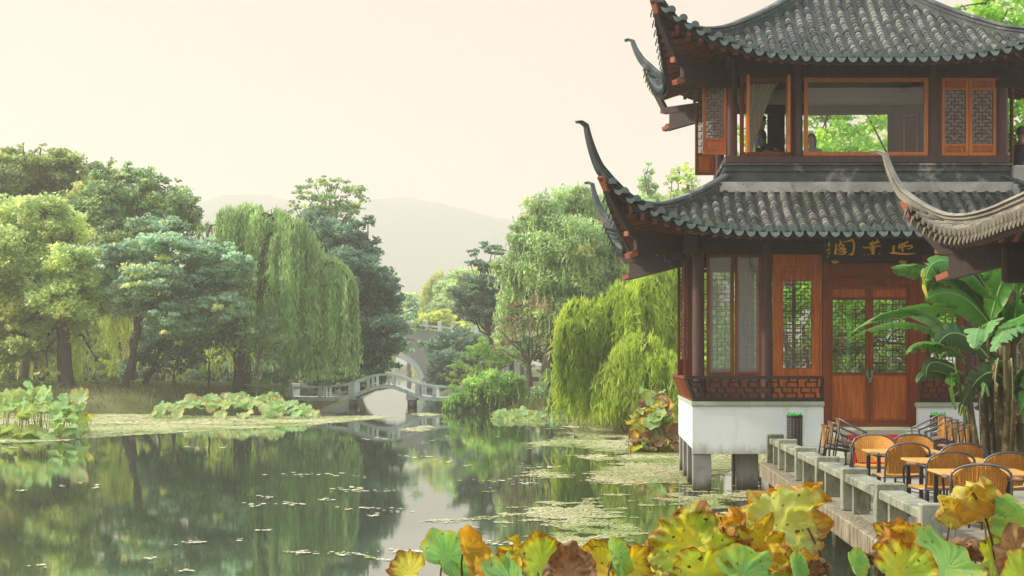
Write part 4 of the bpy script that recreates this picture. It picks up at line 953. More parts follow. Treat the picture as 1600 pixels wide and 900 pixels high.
# --- upper storey
for (x,y) in ((UX0,Y2),(X(1245,29.4),Y2),(X(1458,29.4),Y2),(UX1,Y2),(UX0,Y2b),(UX1,Y2b),(X(1458,29.4),Y2b)):
    MB().lathe(x,y,[(.115,6.176),(.112,7.2),(.105,8.2)],16).build('column', M['column'], pav)
b=MB(); b.bbox(UX0-.13,UX1+.13,Y2-.13,Y2+.10,6.175,6.315,.012); b.bbox(UX0-.13,UX0+.10,Y2+.102,Y2b-.10,6.175,6.315,.012); b.bbox(UX1-.10,UX1+.13,Y2+.102,Y2b-.10,6.175,6.315,.012); b.build('sill_beam', M['column'], pav)
b=MB(); b.box(UX0-.05,UX1+.05,Y2-.05,Y2+.05,7.82,8.25); b.box(UX0-.05,UX0+.05,Y2+.052,Y2b-.052,7.82,8.25); b.box(UX1-.05,UX1+.05,Y2+.052,Y2b-.052,7.82,8.25); b.box(UX0-.05,UX1+.05,Y2b-.05,Y2b+.05,7.68,8.25); b.build('lintel', M['dark'], pav)
MB().box(UX0,UX1,Y2-.05,Y2b+.05,5.82,5.90).build('upper_floor', M['dark'], pav)
b=MB(); b.box(UX0+.05,UX1-.05,Y2+.06,Y2b-.06,8.02,8.06); b.box(UX0+.06,UX1-.06,30.9,31.15,7.60,8.02); b.build('ceiling', M['ceiling'], pav)
b=MB(); kk=32.8
for (a,c) in ((1136,1150),(1199,1226),(1387,1500)): b.box(X(a,kk),X(c,kk),kk-.04,kk+.04,5.9,7.68)
b.box(UX0,UX1,kk-.038,kk+.038,5.9,6.10); b.build('back_wall', M['dark'], pav)
o=fpanel('window',1156,1237,29.4,6.32,7.815,fw=.075,th=.09,fmat='red_wood',lat=False,glass=None,label='narrow open window with a sheer curtain')
b=MB(); 
for a in (1165,1228): b.box(X(a,29.3),X(a,29.3)+.05,29.0,29.34,6.34,7.80)
b.build('casement', M['amber'], o)
fpanel('window',1256,1450,29.4,6.32,7.815,fw=.075,th=.09,fmat='amber',lat=False,glass='glass',label='wide amber framed picture window')
for (a,c) in ((1471,1513),(1514,1556)):
    fpanel('shutter',a,c,29.4,6.325,7.81,fw=.055,th=.06,bot=.13,top=.14,fmat='amber',pmat='orange',glass='glass_dusty',cell=.065,bar=.014)
b=MB(); b.box(X(1463,29.4),X(1471,29.4),29.35,29.45,6.32,7.82); b.box(X(1556,29.4),X(1563,29.4),29.35,29.45,6.32,7.82); b.build('window_post', M['column'], pav)
# left face: outward-opened shutters
panel(pav,'shutter',(X(1098,29.35),29.35,0),(1,0,0),(0,-1,0),X(1135,29.35)-X(1098,29.35),6.34,7.78,fw=.055,bot=.22,top=.06,fmat='orange',pmat='orange',lmat='lattice',glass='glass_white',cell=.062,bar=.014,label='open lattice shutter beside the left corner column')
panel(pav,'shutter',(X(1086,31.4),31.4,0),(1,0,0),(0,-1,0),.42,6.2,7.6,fw=.055,bot=.35,fmat='red_wood',pmat='orange',lmat='lattice',glass='glass_white',cell=.075)
b=MB(); b.box(UX0-.03,UX0+.03,Y2+.1,Y2b-.1,5.9,6.18); b.box(UX1-.03,UX1+.03,Y2+.1,Y2b-.1,5.9,7.82)
for y in (30.3,31.9): b.box(UX0-.04,UX0+.04,y-.05,y+.05,6.316,7.82)
b.build('side_wall', M['dark'], pav)
b=MB(); b.bbox(3.3,6.9,29.75,30.1,6.28,6.34,.01)
for x in (3.4,4.5,5.7,6.8): b.box(x,x+.06,29.8,30.05,5.9,6.28)
b.build('window_bench', M['dark'], pav)
# inner open lattice casement at the back
panel(pav,'shutter',(X(1412,32.2),32.2,0),(.75,-.66,0),(-.66,-.75,0),.34,6.25,7.55,fw=.03,th=.03,fmat='amber',glass=None,cell=.06,bar=.012)
# side balcony at the right end with a white mortar coping
b=MB(); b.bbox(7.62,10.4,29.3,33,5.55,5.75,.01); b.build('side_balcony', M['dark'], pav)
b=MB(); b.bbox(7.63,10.4,29.14,29.5,5.755,6.12,.03); b.bbox(7.60,10.4,29.05,29.60,5.50,5.752,.02); b.build('balcony_coping', M['mortar'], pav)
b=MB(); b.bbox(X(1579,29.9),X(1583,29.9),29.85,29.97,5.755,8.1,.01); b.build('balcony_post', M['red_wood'], pav)

# --- signboard with brushed characters
sg = empty('signboard', (X(1365,28.7),28.72,4.38), 'black lacquered signboard with three gilded calligraphy characters above the door', 'signboard')
sx0,sx1,sz0,sz1 = X(1287,28.7),X(1440,28.7),Z(410,28.7),Z(371,28.7)
b=MB(); b.add([(sx0,28.74,sz0),(sx1,28.74,sz0),(sx1,28.79,sz0),(sx0,28.79,sz0),(sx0,28.62,sz1),(sx1,28.62,sz1),(sx1,28.67,sz1),(sx0,28.67,sz1)],[(0,3,2,1),(4,5,6,7),(0,1,5,4),(1,2,6,5),(2,3,7,6),(3,0,4,7)]); b.build('board', M['black'], sg)
def brush(strokes):
    b=MB()
    for st in strokes:
        pts=[]; rs=[]
        cp=[(p[0],p[1],p[2]) for p in st]
        dense=[]
        for i in range(len(cp)-1):
            for j in range(5): t=j/5; dense.append(tuple(cp[i][q]+(cp[i+1][q]-cp[i][q])*t for q in range(3)))
        dense.append(cp[-1])
        for (zx,zy,w_) in dense:
            px=1280+zx*170/1600; py=360+zy*60/564.7; v=(py-371)/(410-371); y=28.62+(0.12)*v-0.006
            pts.append((X(px,28.7),y,Z(py,28.7))); rs.append(w_*170/1600*28.7/F)
        base=len(b.v)
        b.tube(pts, rs, 6)
        for i in range(base,len(b.v)):
            vx,vy,vz=b.v[i]; v=(sz1-vz)/(sz1-sz0); yc=28.62+.12*v-.006; b.v[i]=(vx, yc+(vy-yc)*0.25, vz)
    return b
brush([[(240,195,15),(245,260,17),(232,350,19)],[(300,155,16),(310,190,17),(285,235,14)],[(345,180,10),(420,160,13),(480,145,19),(505,190,16),(505,290,14),(485,355,16),(440,352,8)],
  [(310,205,14),(360,225,14),(320,275,13),(275,290,9)],[(290,250,9),(340,275,13),(390,265,14)],[(390,270,12),(330,310,10),(285,325,8)],[(350,290,11),(400,325,17)],[(300,350,6),(355,345,9),(395,330,12),(340,320,8)],[(265,352,5),(320,355,6),(385,345,8)]]).build('character', M['gold'], sg)
brush([[(735,195,13),(820,180,16),(885,170,10)],[(780,160,13),(770,210,14)],[(850,135,15),(835,200,15)],[(735,215,12),(810,205,14)],[(640,245,17),(670,258,13),(780,245,12),(900,228,12)],[(790,200,15),(780,260,12)],[(735,275,8),(800,262,12),(820,270,8)],
  [(750,295,8),(815,290,11)],[(780,260,13),(785,310,17),(790,350,24)],[(765,330,9),(815,320,12)],[(658,360,21),(664,362,19)],[(722,358,17),(728,360,15)],[(886,340,20),(892,344,20)]]).build('character', M['gold'], sg)
brush([[(1085,230,12),(1110,232,10)],[(1085,235,18),(1090,290,19),(1088,320,14)],[(1045,335,12),(1100,330,17),(1200,345,14),(1300,350,13),(1370,342,9),(1420,330,5)],[(1165,265,16),(1175,215,16),(1240,195,15),(1300,165,15)],[(1170,262,16),(1240,240,12),(1340,225,14),(1370,240,13)],[(1370,245,12),(1330,270,9),(1280,280,6)],[(1215,250,12),(1225,310,17)],[(1200,225,11),(1260,215,10)]]).build('character', M['gold'], sg)
brush([[(120,200,7),(150,185,6)],[(140,172,6),(142,232,8)],[(125,215,8),(160,208,6)],[(122,235,7),(160,232,6)],[(90,305,4),(130,290,5),(160,270,5)],[(125,270,5),(140,300,6)],[(120,335,6),(158,325,6)],[(128,345,5),(155,345,5)],[(150,320,4),(152,348,5)],[(120,385,10),(126,392,10)]]).build('signature', M['gold'], sg)
for px in (1305,1410.5):
    b=MB(); b.lathe(0,0,[(.001,-.03),(.072,-.028),(.078,-.01),(.06,.012),(.001,.02)],20)
    b.v=[(X(px,28.7)+v[0], 28.72-v[2]-.0, Z(408.5,28.7)+v[1]*0.5) for v in b.v]; b.build('stud', M['brass'], sg, smooth=True)
# --- curtain
b=MB(); secs=[]
for i in range(25):
    t=i/24; z=7.74-1.42*t; 
    xl=X(1167,29.55); xr=X(1216-42*t**.75,29.55); row=[]
    for j in range(41):
        u=j/40; row.append((xl+(xr-xl)*u, 29.58+.022*math.sin(u*50+math.sin(t*3))*(1-.3*t), z))
    secs.append(row)
for i in range(24):
    for j in range(40): b.f.append([i*41+j,i*41+j+1,(i+1)*41+j+1,(i+1)*41+j])
b.v=[p for r_ in secs for p in r_]
tag(b.build('curtain', M['curtain'], smooth=True), 'sheer pale curtain drawn aside in the narrow open upper window', 'curtain')

# ================================================================ GALLERY ROOF AT THE RIGHT EDGE
gal = empty('tiled_gallery', (5.75,21.2,.55), 'sunlit tiled gallery roof with an upswept corner reaching in from the right edge', 'gallery')
gr_ = Roof(6.35, 6.9, 15.0, 20.4, 1.65, 4.02, 0.36, 0.09, 0.62, 0.8, 0.45)
g = build_roof(gr_, gal, ('tile_warm','tile_warm'), name='roof', sp=0.19, seg=0.13, ridge_h=0.24, horn=(0.22,0.66), rmat='ridge_pale')
b=MB(); b.bbox(6.30,6.95,14.9,20.5,4.80,5.05,.03); b.build('top_ridge', M['ridge_pale'], g)
for (x,y) in ((5.80,21.0),(5.80,18.0),(5.80,15.2),(7.6,21.0),(7.6,18.0),(7.6,15.2)):
    MB().lathe(x,y,[(.10,.55),(.095,4.3)],14).build('column', M['column'], gal)
b=MB(); b.box(5.74,5.86,15,21.1,3.82,4.12); b.box(7.54,7.66,15,21.1,3.82,4.12); b.box(5.862,7.538,20.94,21.06,3.82,4.12); b.bbox(5.35,5.72,20.9,21.1,3.45,3.95,.04); b.build('beam', M['dark'], gal)
# ================================================================ TERRACE AND RAILING
TZ = 0.55
b=MB(); b.box(2.95,13.4,14.15,28.16,0.33,TZ); tag(b.build('terrace', M['paving']), kind='structure')
b=MB(); b.bbox(2.69,2.948,13.86,27.9,0.29,TZ+.002,.015); b.bbox(2.952,13.4,13.86,14.148,0.29,TZ+.002,.015)
tag(b.build('terrace_edge', M['ledge']), kind='structure')
b=MB()
for y in (14.4,17.5,20.6,23.7,26.8):
    for x in (3.0,6.5,10): b.bbox(x,x+.3,y,y+.3,-1.2,.328,.01)
b.bbox(2.75,2.95,26.9,28.1,-1.2,.287,.01)
tag(b.build('terrace_footings', M['concrete']), kind='structure')
rail = empty('stone_railing', (2.98,14.06,TZ), 'weathered grey stone bench railing with square posts along the terrace edge', 'railing')
PY = [14.06+2.38*i for i in range(6)]+[28.0]
for i,y in enumerate(PY[:6]):
    MB().bbox(2.82,3.14,y-.08,y+.08,TZ+.003,1.07,.012).build('post', M['rail'], rail)
MB().bbox(2.82,3.12,27.74,27.9,TZ+.003,1.07,.012).build('post', M['rail'], rail)
for i in range(6):
    y0=PY[i]+.083; y1=(PY[i+1]-.083) if i<5 else 27.735
    MB().bbox(2.85,3.11,y0,y1,.90,1.0,.012).build('bench_slab', M['rail'], rail)
    for yy in (y0+.32,y1-.42): MB().bbox(2.885,3.085,yy,yy+.09,TZ+.003,.898,.008).build('support', M['rail'], rail)
for x in (5.3,7.6): MB().bbox(x,x+.32,13.98,14.14,TZ+.003,1.07,.012).build('post', M['rail'], rail)
for (x0,x1) in ((3.145,5.295),(5.625,7.595)):
    MB().bbox(x0,x1,13.93,14.19,.90,1.0,.012).build('bench_slab', M['rail'], rail)
    for xx in (x0+.35,x1-.45): MB().bbox(xx,xx+.09,13.97,14.15,TZ+.003,.898,.008).build('support', M['rail'], rail)

# ---------------------------------------------------------------- wicker armchairs
def wicker_chair():
    """seat towards -Y local front is +Y: the chair faces +Y, its back is at y=-0.24"""
    r = empty('wicker_chair', (0,0,0))
    # curved seat
    s=MB(); 
    for i in range(9):
        u=-1+2*i/8
        for j in range(9):
            v=j/8; s.v.append((u*(.235-.02*v*0), -.22+.44*v+ (-.03*(u*u) if v>.9 else 0), .43-.012*math.cos(u*1.5)-.012*math.sin(v*3)))
    n=9
    for i in range(8):
        for j in range(8): s.f.append([i*n+j,(i+1)*n+j,(i+1)*n+j+1,i*n+j+1])
    m=len(s.v); s.v += [(v[0],v[1],v[2]-.03) for v in s.v[:m]]; s.f += [[f[3]+m,f[2]+m,f[1]+m,f[0]+m] for f in s.f[:64]]
    ring=[i*n for i in range(9)]+[8*n+j for j in range(1,9)]+[i*n+8 for i in range(7,-1,-1)]+[j for j in range(7,0,-1)]
    for a in range(len(ring)): p,q=ring[a],ring[(a+1)%len(ring)]; s.f.append([p,q,q+m,p+m])
    s.build('seat', M['wicker'], r, smooth=False)
    # wrapped back panel: arched top, bowed
    s=MB(); NU=17; NV=9
    def back(u,v,off):
        topz = .775-.10*abs(u)**2.6; bot=.44
        z=bot+(topz-bot)*v; x=u*(.205+.045*v); y=-.235-.07*v+.075*u*u+off
        return (x,y,z)
    for off in (0,-.016):
        for i in range(NU):
            for j in range(NV):
                o_ = .0025*math.sin(i*2.2)*math.cos(j*3)
                s.v.append(back(-1+2*i/(NU-1), j/(NV-1), off+(o_ if off else -o_)))
    M_=NU*NV
    for i in range(NU-1):
        for j in range(NV-1):
            a=i*NV+j; s.f.append([a,a+1,a+NV+1,a+NV]); s.f.append([M_+a,M_+a+NV,M_+a+NV+1,M_+a+1])
    for i in range(NU-1):
        for j in (0,NV-1): a=i*NV+j; s.f.append([a,a+NV,M_+a+NV,M_+a])
    for j in range(NV-1):
        for i in (0,NU-1): a=i*NV+j; s.f.append([a,a+1,M_+a+1,M_+a])
    # vertical stakes for the woven relief
    for i in range(13):
        u=-.92+1.84*i/12; s.tube([back(u,0.02,-.019),back(u,.5,-.019),back(u,.96,-.019)],.006,5)
    s.build('backrest', M['wicker'], r)
    # bent tube: rear legs running up over the back
    def arch():
        pts=[(-.25,-.20,0.0),(-.262,-.235,.3),(-.268,-.275,.52)]
        for k in range(13):
            a=math.pi*k/12; pts.append((-.268*math.cos(a), -.29-.02*math.sin(a)+.0, .66+.125*math.sin(a)**.8))
        pts += [(.268,-.275,.52),(.262,-.235,.3),(.25,-.20,0.0)]
        return pts
    f=MB(); f.tube(arch(),.0125,7); 
    f.tube([(-.235,-.215,.40),(-.235,.20,.40),(-.22,.215,.40),(.22,.215,.40),(.235,.20,.40),(.235,-.215,.40)],.010,6)
    f.tube([(-.25,-.22,.40),(.25,-.22,.40)],.010,6); f.tube([(-.25,-.2,.2),(-.25,.19,.2)],.007,5); f.tube([(.25,-.2,.2),(.25,.19,.2)],.007,5)
    f.build('frame', M['tube_grey'], r, smooth=True)
    for sx in (-1,1):
        a=MB(); pts=[(sx*.25,.20,0.0),(sx*.262,.215,.3),(sx*.275,.215,.54),(sx*.285,.19,.61),(sx*.287,.12,.645),(sx*.285,-.05,.65),(sx*.275,-.20,.645),(sx*.268,-.285,.64)]
        a.tube(pts,.0125,7); a.build('arm', M['tube_black'], r, smooth=True)
        w=MB(); w.tube([(sx*.286,.10,.652),(sx*.285,0,.657),(sx*.28,-.12,.655)],.021,8); w.build('arm_rest', M['wicker_dark'], r, smooth=True)
    return r
def table():
    r = empty('cafe_table', (0,0,0))
    t=MB(); t.bbox(-.46,.46,-.43,.43,.665,.69,.006); t.build('tabletop', M['tabletop'], r)
    t=MB(); t.bbox(-.40,.40,-.40,-.375,.63,.663,.004); t.bbox(-.40,.40,.375,.40,.63,.663,.004); t.bbox(-.40,-.375,-.372,.372,.63,.663,.004); t.bbox(.375,.40,-.372,.372,.63,.663,.004); t.build('apron', M['tube_black'], r)
    for sx in (-1,1):
        for sy in (-1,1): MB().bbox(sx*.38-.022,sx*.38+.022,sy*.38-.022,sy*.38+.022,0,.628,.004).build('leg', M['tube_black'], r)
    return r
def place(proto, used, x, y, rz, label, cat, group):
    o = proto if not used[0] else copy_tree(proto)
    used[0]=True; o.location=(x,y,TZ); o.scale=(1.07,1.07,1.07) if cat=='chair' and 'wicker' in group else (1,1,1); o.rotation_euler=(0,0,rz); tag(o,label,cat,group); return o
wc = wicker_chair(); uw=[False]
for (x,y,rz,lab) in (
    (3.50,20.45,170,'farthest left wicker armchair, at the back of the farthest table by the railing'),
    (3.50,18.80,14,'left wicker armchair between the farthest and the middle table'),
    (3.60,16.95,16,'left wicker armchair between the middle and the nearest table'),
    (3.56,14.95,-6,'nearest wicker armchair, half hidden by the orange brown curled lotus leaf'),
    (4.14,20.50,190,'farthest right wicker armchair, at the back of the farthest table'),
    (4.20,18.75,6,'right wicker armchair between the farthest and the middle table'),
    (4.24,16.90,10,'right wicker armchair between the middle and the nearest table'),
    (4.10,14.75,28,'wicker armchair with a black arm loop cut off by the right edge of the photo')):
    place(wc, uw, x, y, R(rz), lab, 'chair', 'wicker armchairs around the terrace tables')
tb = table(); ut=[False]
for (x,y,lab) in ((3.72,19.55,'farthest honey coloured square table on the terrace'),(3.88,17.72,'middle honey coloured square table between two rows of wicker chairs'),(3.80,15.80,'nearest honey coloured square table behind the curled lotus leaf')):
    place(tb, ut, x, y, 0, lab, 'table', 'cafe tables on the terrace')
# ---------------------------------------------------------------- tipped-up slatted chairs by the steps
def slat_chair():
    r = empty('slatted_chair', (0,0,0))
    def bow(k,off=0):
        t=-1+2*k/12; return Vector((t*.27, -.26-.05*(1-t*t)+off, .74))
    s=MB(); s.tube([(-.27,.18,.60),(-.272,-.05,.66)]+[tuple(bow(k)) for k in range(13)]+[(.272,-.05,.66),(.27,.18,.60)],.014,6); s.build('top_rail', M['tube_grey'], r, smooth=True)
    s=MB()
    for i in range(9):
        u=-.9+1.8*i/8; s.beam((u*.25,-.26-.05*(1-u*u),.74),(u*.23,-.215,.42),.026,.012,up=(0,1,0))
    s.build('backrest', M['wicker'], r)
    s=MB()
    for i in range(8): s.box(-.24,.24,-.21+i*.055,-.21+i*.055+.04,.405,.42)
    s.build('seat', M['slat'], r)
    s=MB()
    for sx in (-1,1):
        s.tube([(sx*.25,.20,0),(sx*.262,.19,.4),(sx*.27,.17,.60)],.012,6); s.tube([(sx*.25,-.24,0),(sx*.262,-.25,.4),(sx*.27,-.26,.73)],.012,6); s.tube([(sx*.255,-.24,.39),(sx*.255,.2,.39)],.010,5)
    s.tube([(-.255,-.2,.385),(.255,-.2,.385)],.009,5); s.build('frame', M['tube_black'], r, smooth=True)
    return r
sc_ = slat_chair(); us=[False]
for (x,y,z,rz,tilt,lab) in ((3.55,24.5,.0,-90,-9,'lowest chair leaning in the left stack before the steps'),(3.63,24.3,.06,-92,-9,'second chair from the bottom in the left stack before the steps'),(3.72,24.1,.12,-95,-9,'top chair of the left stack leaning before the red carpet'),
    (5.55,24.6,.0,82,-8,'lowest and rightmost chair of the leaning right hand stack'),(5.42,24.45,.045,84,-8,'second lowest chair of the leaning right hand stack'),(5.28,24.3,.09,86,-8,'middle chair of the leaning right hand stack'),(5.14,24.15,.13,88,-8,'second highest chair of the leaning right hand stack'),(5.0,24.0,.17,90,-8,'top and leftmost chair of the leaning right hand stack')):
    o=place(sc_, us, x, y, R(rz), lab, 'chair', 'dark slatted chairs stacked by the steps'); o.location.z=TZ+z+.04; o.rotation_euler=(R(tilt),0,R(rz))
# ---------------------------------------------------------------- woven pots
def basket():
    r=empty('woven_pot',(0,0,0)); s=MB(); s.lathe(0,0,[(.12,.0),(.135,.03),(.14,.4),(.142,.84),(.15,.845),(.15,.87),(.13,.872),(.125,.80)],24)
    bd=s.build('pot', M['basket'], r)
    s=MB()
    for i in range(14):
        for j in range(18):
            a=2*math.pi*(i+.5*(0))/14; z=.06+j*.043; rr=.143
            c=Vector((rr*math.cos(a),rr*math.sin(a),z)); t=Vector((-math.sin(a),math.cos(a),0))
            n_=Vector((math.cos(a),math.sin(a),0)); s.beam(c-t*.010,c+t*.012+Vector((0,0,.012)),.006,.012)
    s.build('woven_pattern', M['basket_dot'], bd)
    s=MB()
    for i in range(16):
        a=2*math.pi*i/16; s.tube([(.10*math.cos(a),.10*math.sin(a),.80),(.12*math.cos(a+.2),.12*math.sin(a+.2),.885+.02*(i%3))],.02,5)
    s.build('liner', M['green_rim'], r)
    return r
bk=basket(); ub=[False]
place(bk,ub,3.29,27.55,0,'tall black woven pot with a green liner left of the steps','pot','black woven pots at the pavilion wall')
place(bk,ub,5.87,27.6,0.6,'tall black woven pot with a green liner right of the steps','pot','black woven pots at the pavilion wall')
# ================================================================ BANANA PLANT
def vein_leaf_mat(name, c1, c2, edge, transl=0.35):
    m, t, o = newmat(name)
    v = attr(t,'vein'); e = attr(t,'edge')
    c = rgbmix(t, ramp(t, ntex(t, 2.5, 4, 0.6), .35,.65), c1, c2)
    c = rgbmix(t, mth(t,'MULTIPLY', ramp(t, v, .0, 1.0), .55), c, tuple(min(1,x*1.7+.03) for x in c1))
    n_ = ntex(t, 9, 5, .7); ef = ramp(t, mth(t,'ADD', e, mth(t,'MULTIPLY', mth(t,'SUBTRACT', n_, .5), .5)), .93, 1.02)
    c = rgbmix(t, ef, c, edge)
    p = N(t,"ShaderNodeBsdfPrincipled"); p.inputs['Roughness'].default_value=.42; p.inputs['Specular IOR Level'].default_value=.4
    tr = N(t,"ShaderNodeBsdfTranslucent"); mx=N(t,"ShaderNodeMixShader"); mx.inputs[0].default_value=transl
    t.links.new(c,p.inputs['Base Color']); hs=N(t,"ShaderNodeHueSaturation"); hs.inputs['Value'].default_value=1.5; hs.inputs['Hue'].default_value=.485
    t.links.new(c,hs.inputs['Color']); t.links.new(hs.outputs[0],tr.inputs[0])
    bu=N(t,"ShaderNodeBump"); bu.inputs['Strength'].default_value=.3; bu.inputs['Distance'].default_value=.01; t.links.new(v,bu.inputs['Height']); t.links.new(bu.outputs[0],p.inputs['Normal'])
    t.links.new(p.outputs[0],mx.inputs[1]); t.links.new(tr.outputs[0],mx.inputs[2]); t.links.new(mx.outputs[0],o.inputs[0]); return m
M['ban1']=vein_leaf_mat('banana_leaf',(0.04,0.17,0.012),(0.075,0.27,0.018),(0.30,0.16,0.04))
M['ban2']=vein_leaf_mat('pale_banana_leaf',(0.11,0.27,0.085),(0.18,0.37,0.12),(0.30,0.16,0.04))
M['ban3']=vein_leaf_mat('dark_banana_leaf',(0.014,0.060,0.008),(0.028,0.10,0.012),(0.18,0.10,0.03))
M['ban_y']=vein_leaf_mat('yellow_banana_leaf',(0.62,0.50,0.03),(0.45,0.48,0.05),(0.4,0.2,0.04))
M['ban_dry']=vein_leaf_mat('dry_banana_leaf',(0.15,0.09,0.04),(0.10,0.058,0.026),(0.06,0.035,0.015),.15)
M['ban_stem']=surf('banana_stem',(0.055,0.062,0.018),(0.10,0.066,0.025),scale=5,stretch=(4,4,.5),rough=.6,stain=(0.30,0.20,0.09),stain_scale=5,stain_rng=(.55,.68),bump=.3)
M['ban_mid']=surf('banana_midrib',(0.30,0.42,0.13),(0.24,0.36,0.10),rough=.5,bump=0)
bb = (X(1562,26),26.0,TZ)
ban = empty('banana_plant', bb, 'lush banana plant with broad torn leaves beside the pavilion door', 'banana plant')
def bez(P,t):
    if len(P)==3: return P[0]*(1-t)**2+P[1]*2*t*(1-t)+P[2]*t*t
    return P[0]*(1-t)**3+P[1]*3*t*(1-t)**2+P[2]*3*t*t*(1-t)+P[3]*t**3
def banana_leaf(pts, d, W, mat, roll=0.0, fold=0.5, tear=0.15, stalk=True, n=34):
    """pts: list of (px,py,ddepth); W half width in metres; roll: rotation about the rib, 0 = flat face up"""
    P=[at(p[0],p[1],d+p[2]) for p in pts]
    V=[];Fc=[];ve=[];ed=[]; rib=[]
    K=5
    for side in (-1,1):
        base=len(V); wj=0
        for i in range(n+1):
            t=i/n; p=bez(P,t); q=bez(P,min(1,t+.02)); q0=bez(P,max(0,t-.02)); dr_=(q-q0).normalized()
            if side<0: rib.append(p)
            s=dr_.cross(Vector((0,0,1))); 
            if s.length<.15: s=dr_.cross(Vector((0,1,0)))
            s.normalize(); up=s.cross(dr_)
            s2=s*math.cos(roll)+up*math.sin(roll); up2=up*math.cos(roll)-s*math.sin(roll)
            w=W*(math.sin(math.pi*min(1,(t**.75)*.97+.03)))**.55*(1-.18*t)
            if i in (0,n): w*=.15
            if random.random()<tear: w*=random.uniform(.25,.8)
            else: w*=random.uniform(.95,1.03)
            wave=.05*W*math.sin(i*1.3+side)+.04*W*random.gauss(0,1)
            for k in range(K+1):
                u=k/K; dn = fold*w*u*u*1.0
                V.append(tuple(p+s2*(side*w*u*math.cos(fold*u*.8))-up2*(dn)+up2*(wave*u*u)+dr_*(w*u*.22)))
                ve.append((i%2)*(.3+.7*u) if k else 1.0); ed.append(u if 0<i<n else 1)
        for i in range(n):
            for k in range(K):
                a=base+i*(K+1)+k; f=[a,a+1,a+K+2,a+K+1]; Fc.append(f if side>0 else f[::-1])
    o=link_mesh('leaf',V,Fc,M[mat],ban,smooth=True,attrs={'vein':('POINT',ve),'edge':('POINT',ed)})
    MB().tube([p+Vector((0,0,.004)) for p in rib],[.016*(1-.8*i/n) for i in range(n+1)],5).build('midrib',M['ban_mid'],o,smooth=True)
    return o
def petiole(a,b,c,d,r=.018):
    P=[at(p[0],p[1],d+p[2]) for p in (a,b,c)]; MB().tube([bez(P,i/8) for i in range(9)],[r*(1-.4*i/8) for i in range(9)],6).build('leaf_stalk',M['ban_mid'],ban,smooth=True)
BD=25.6
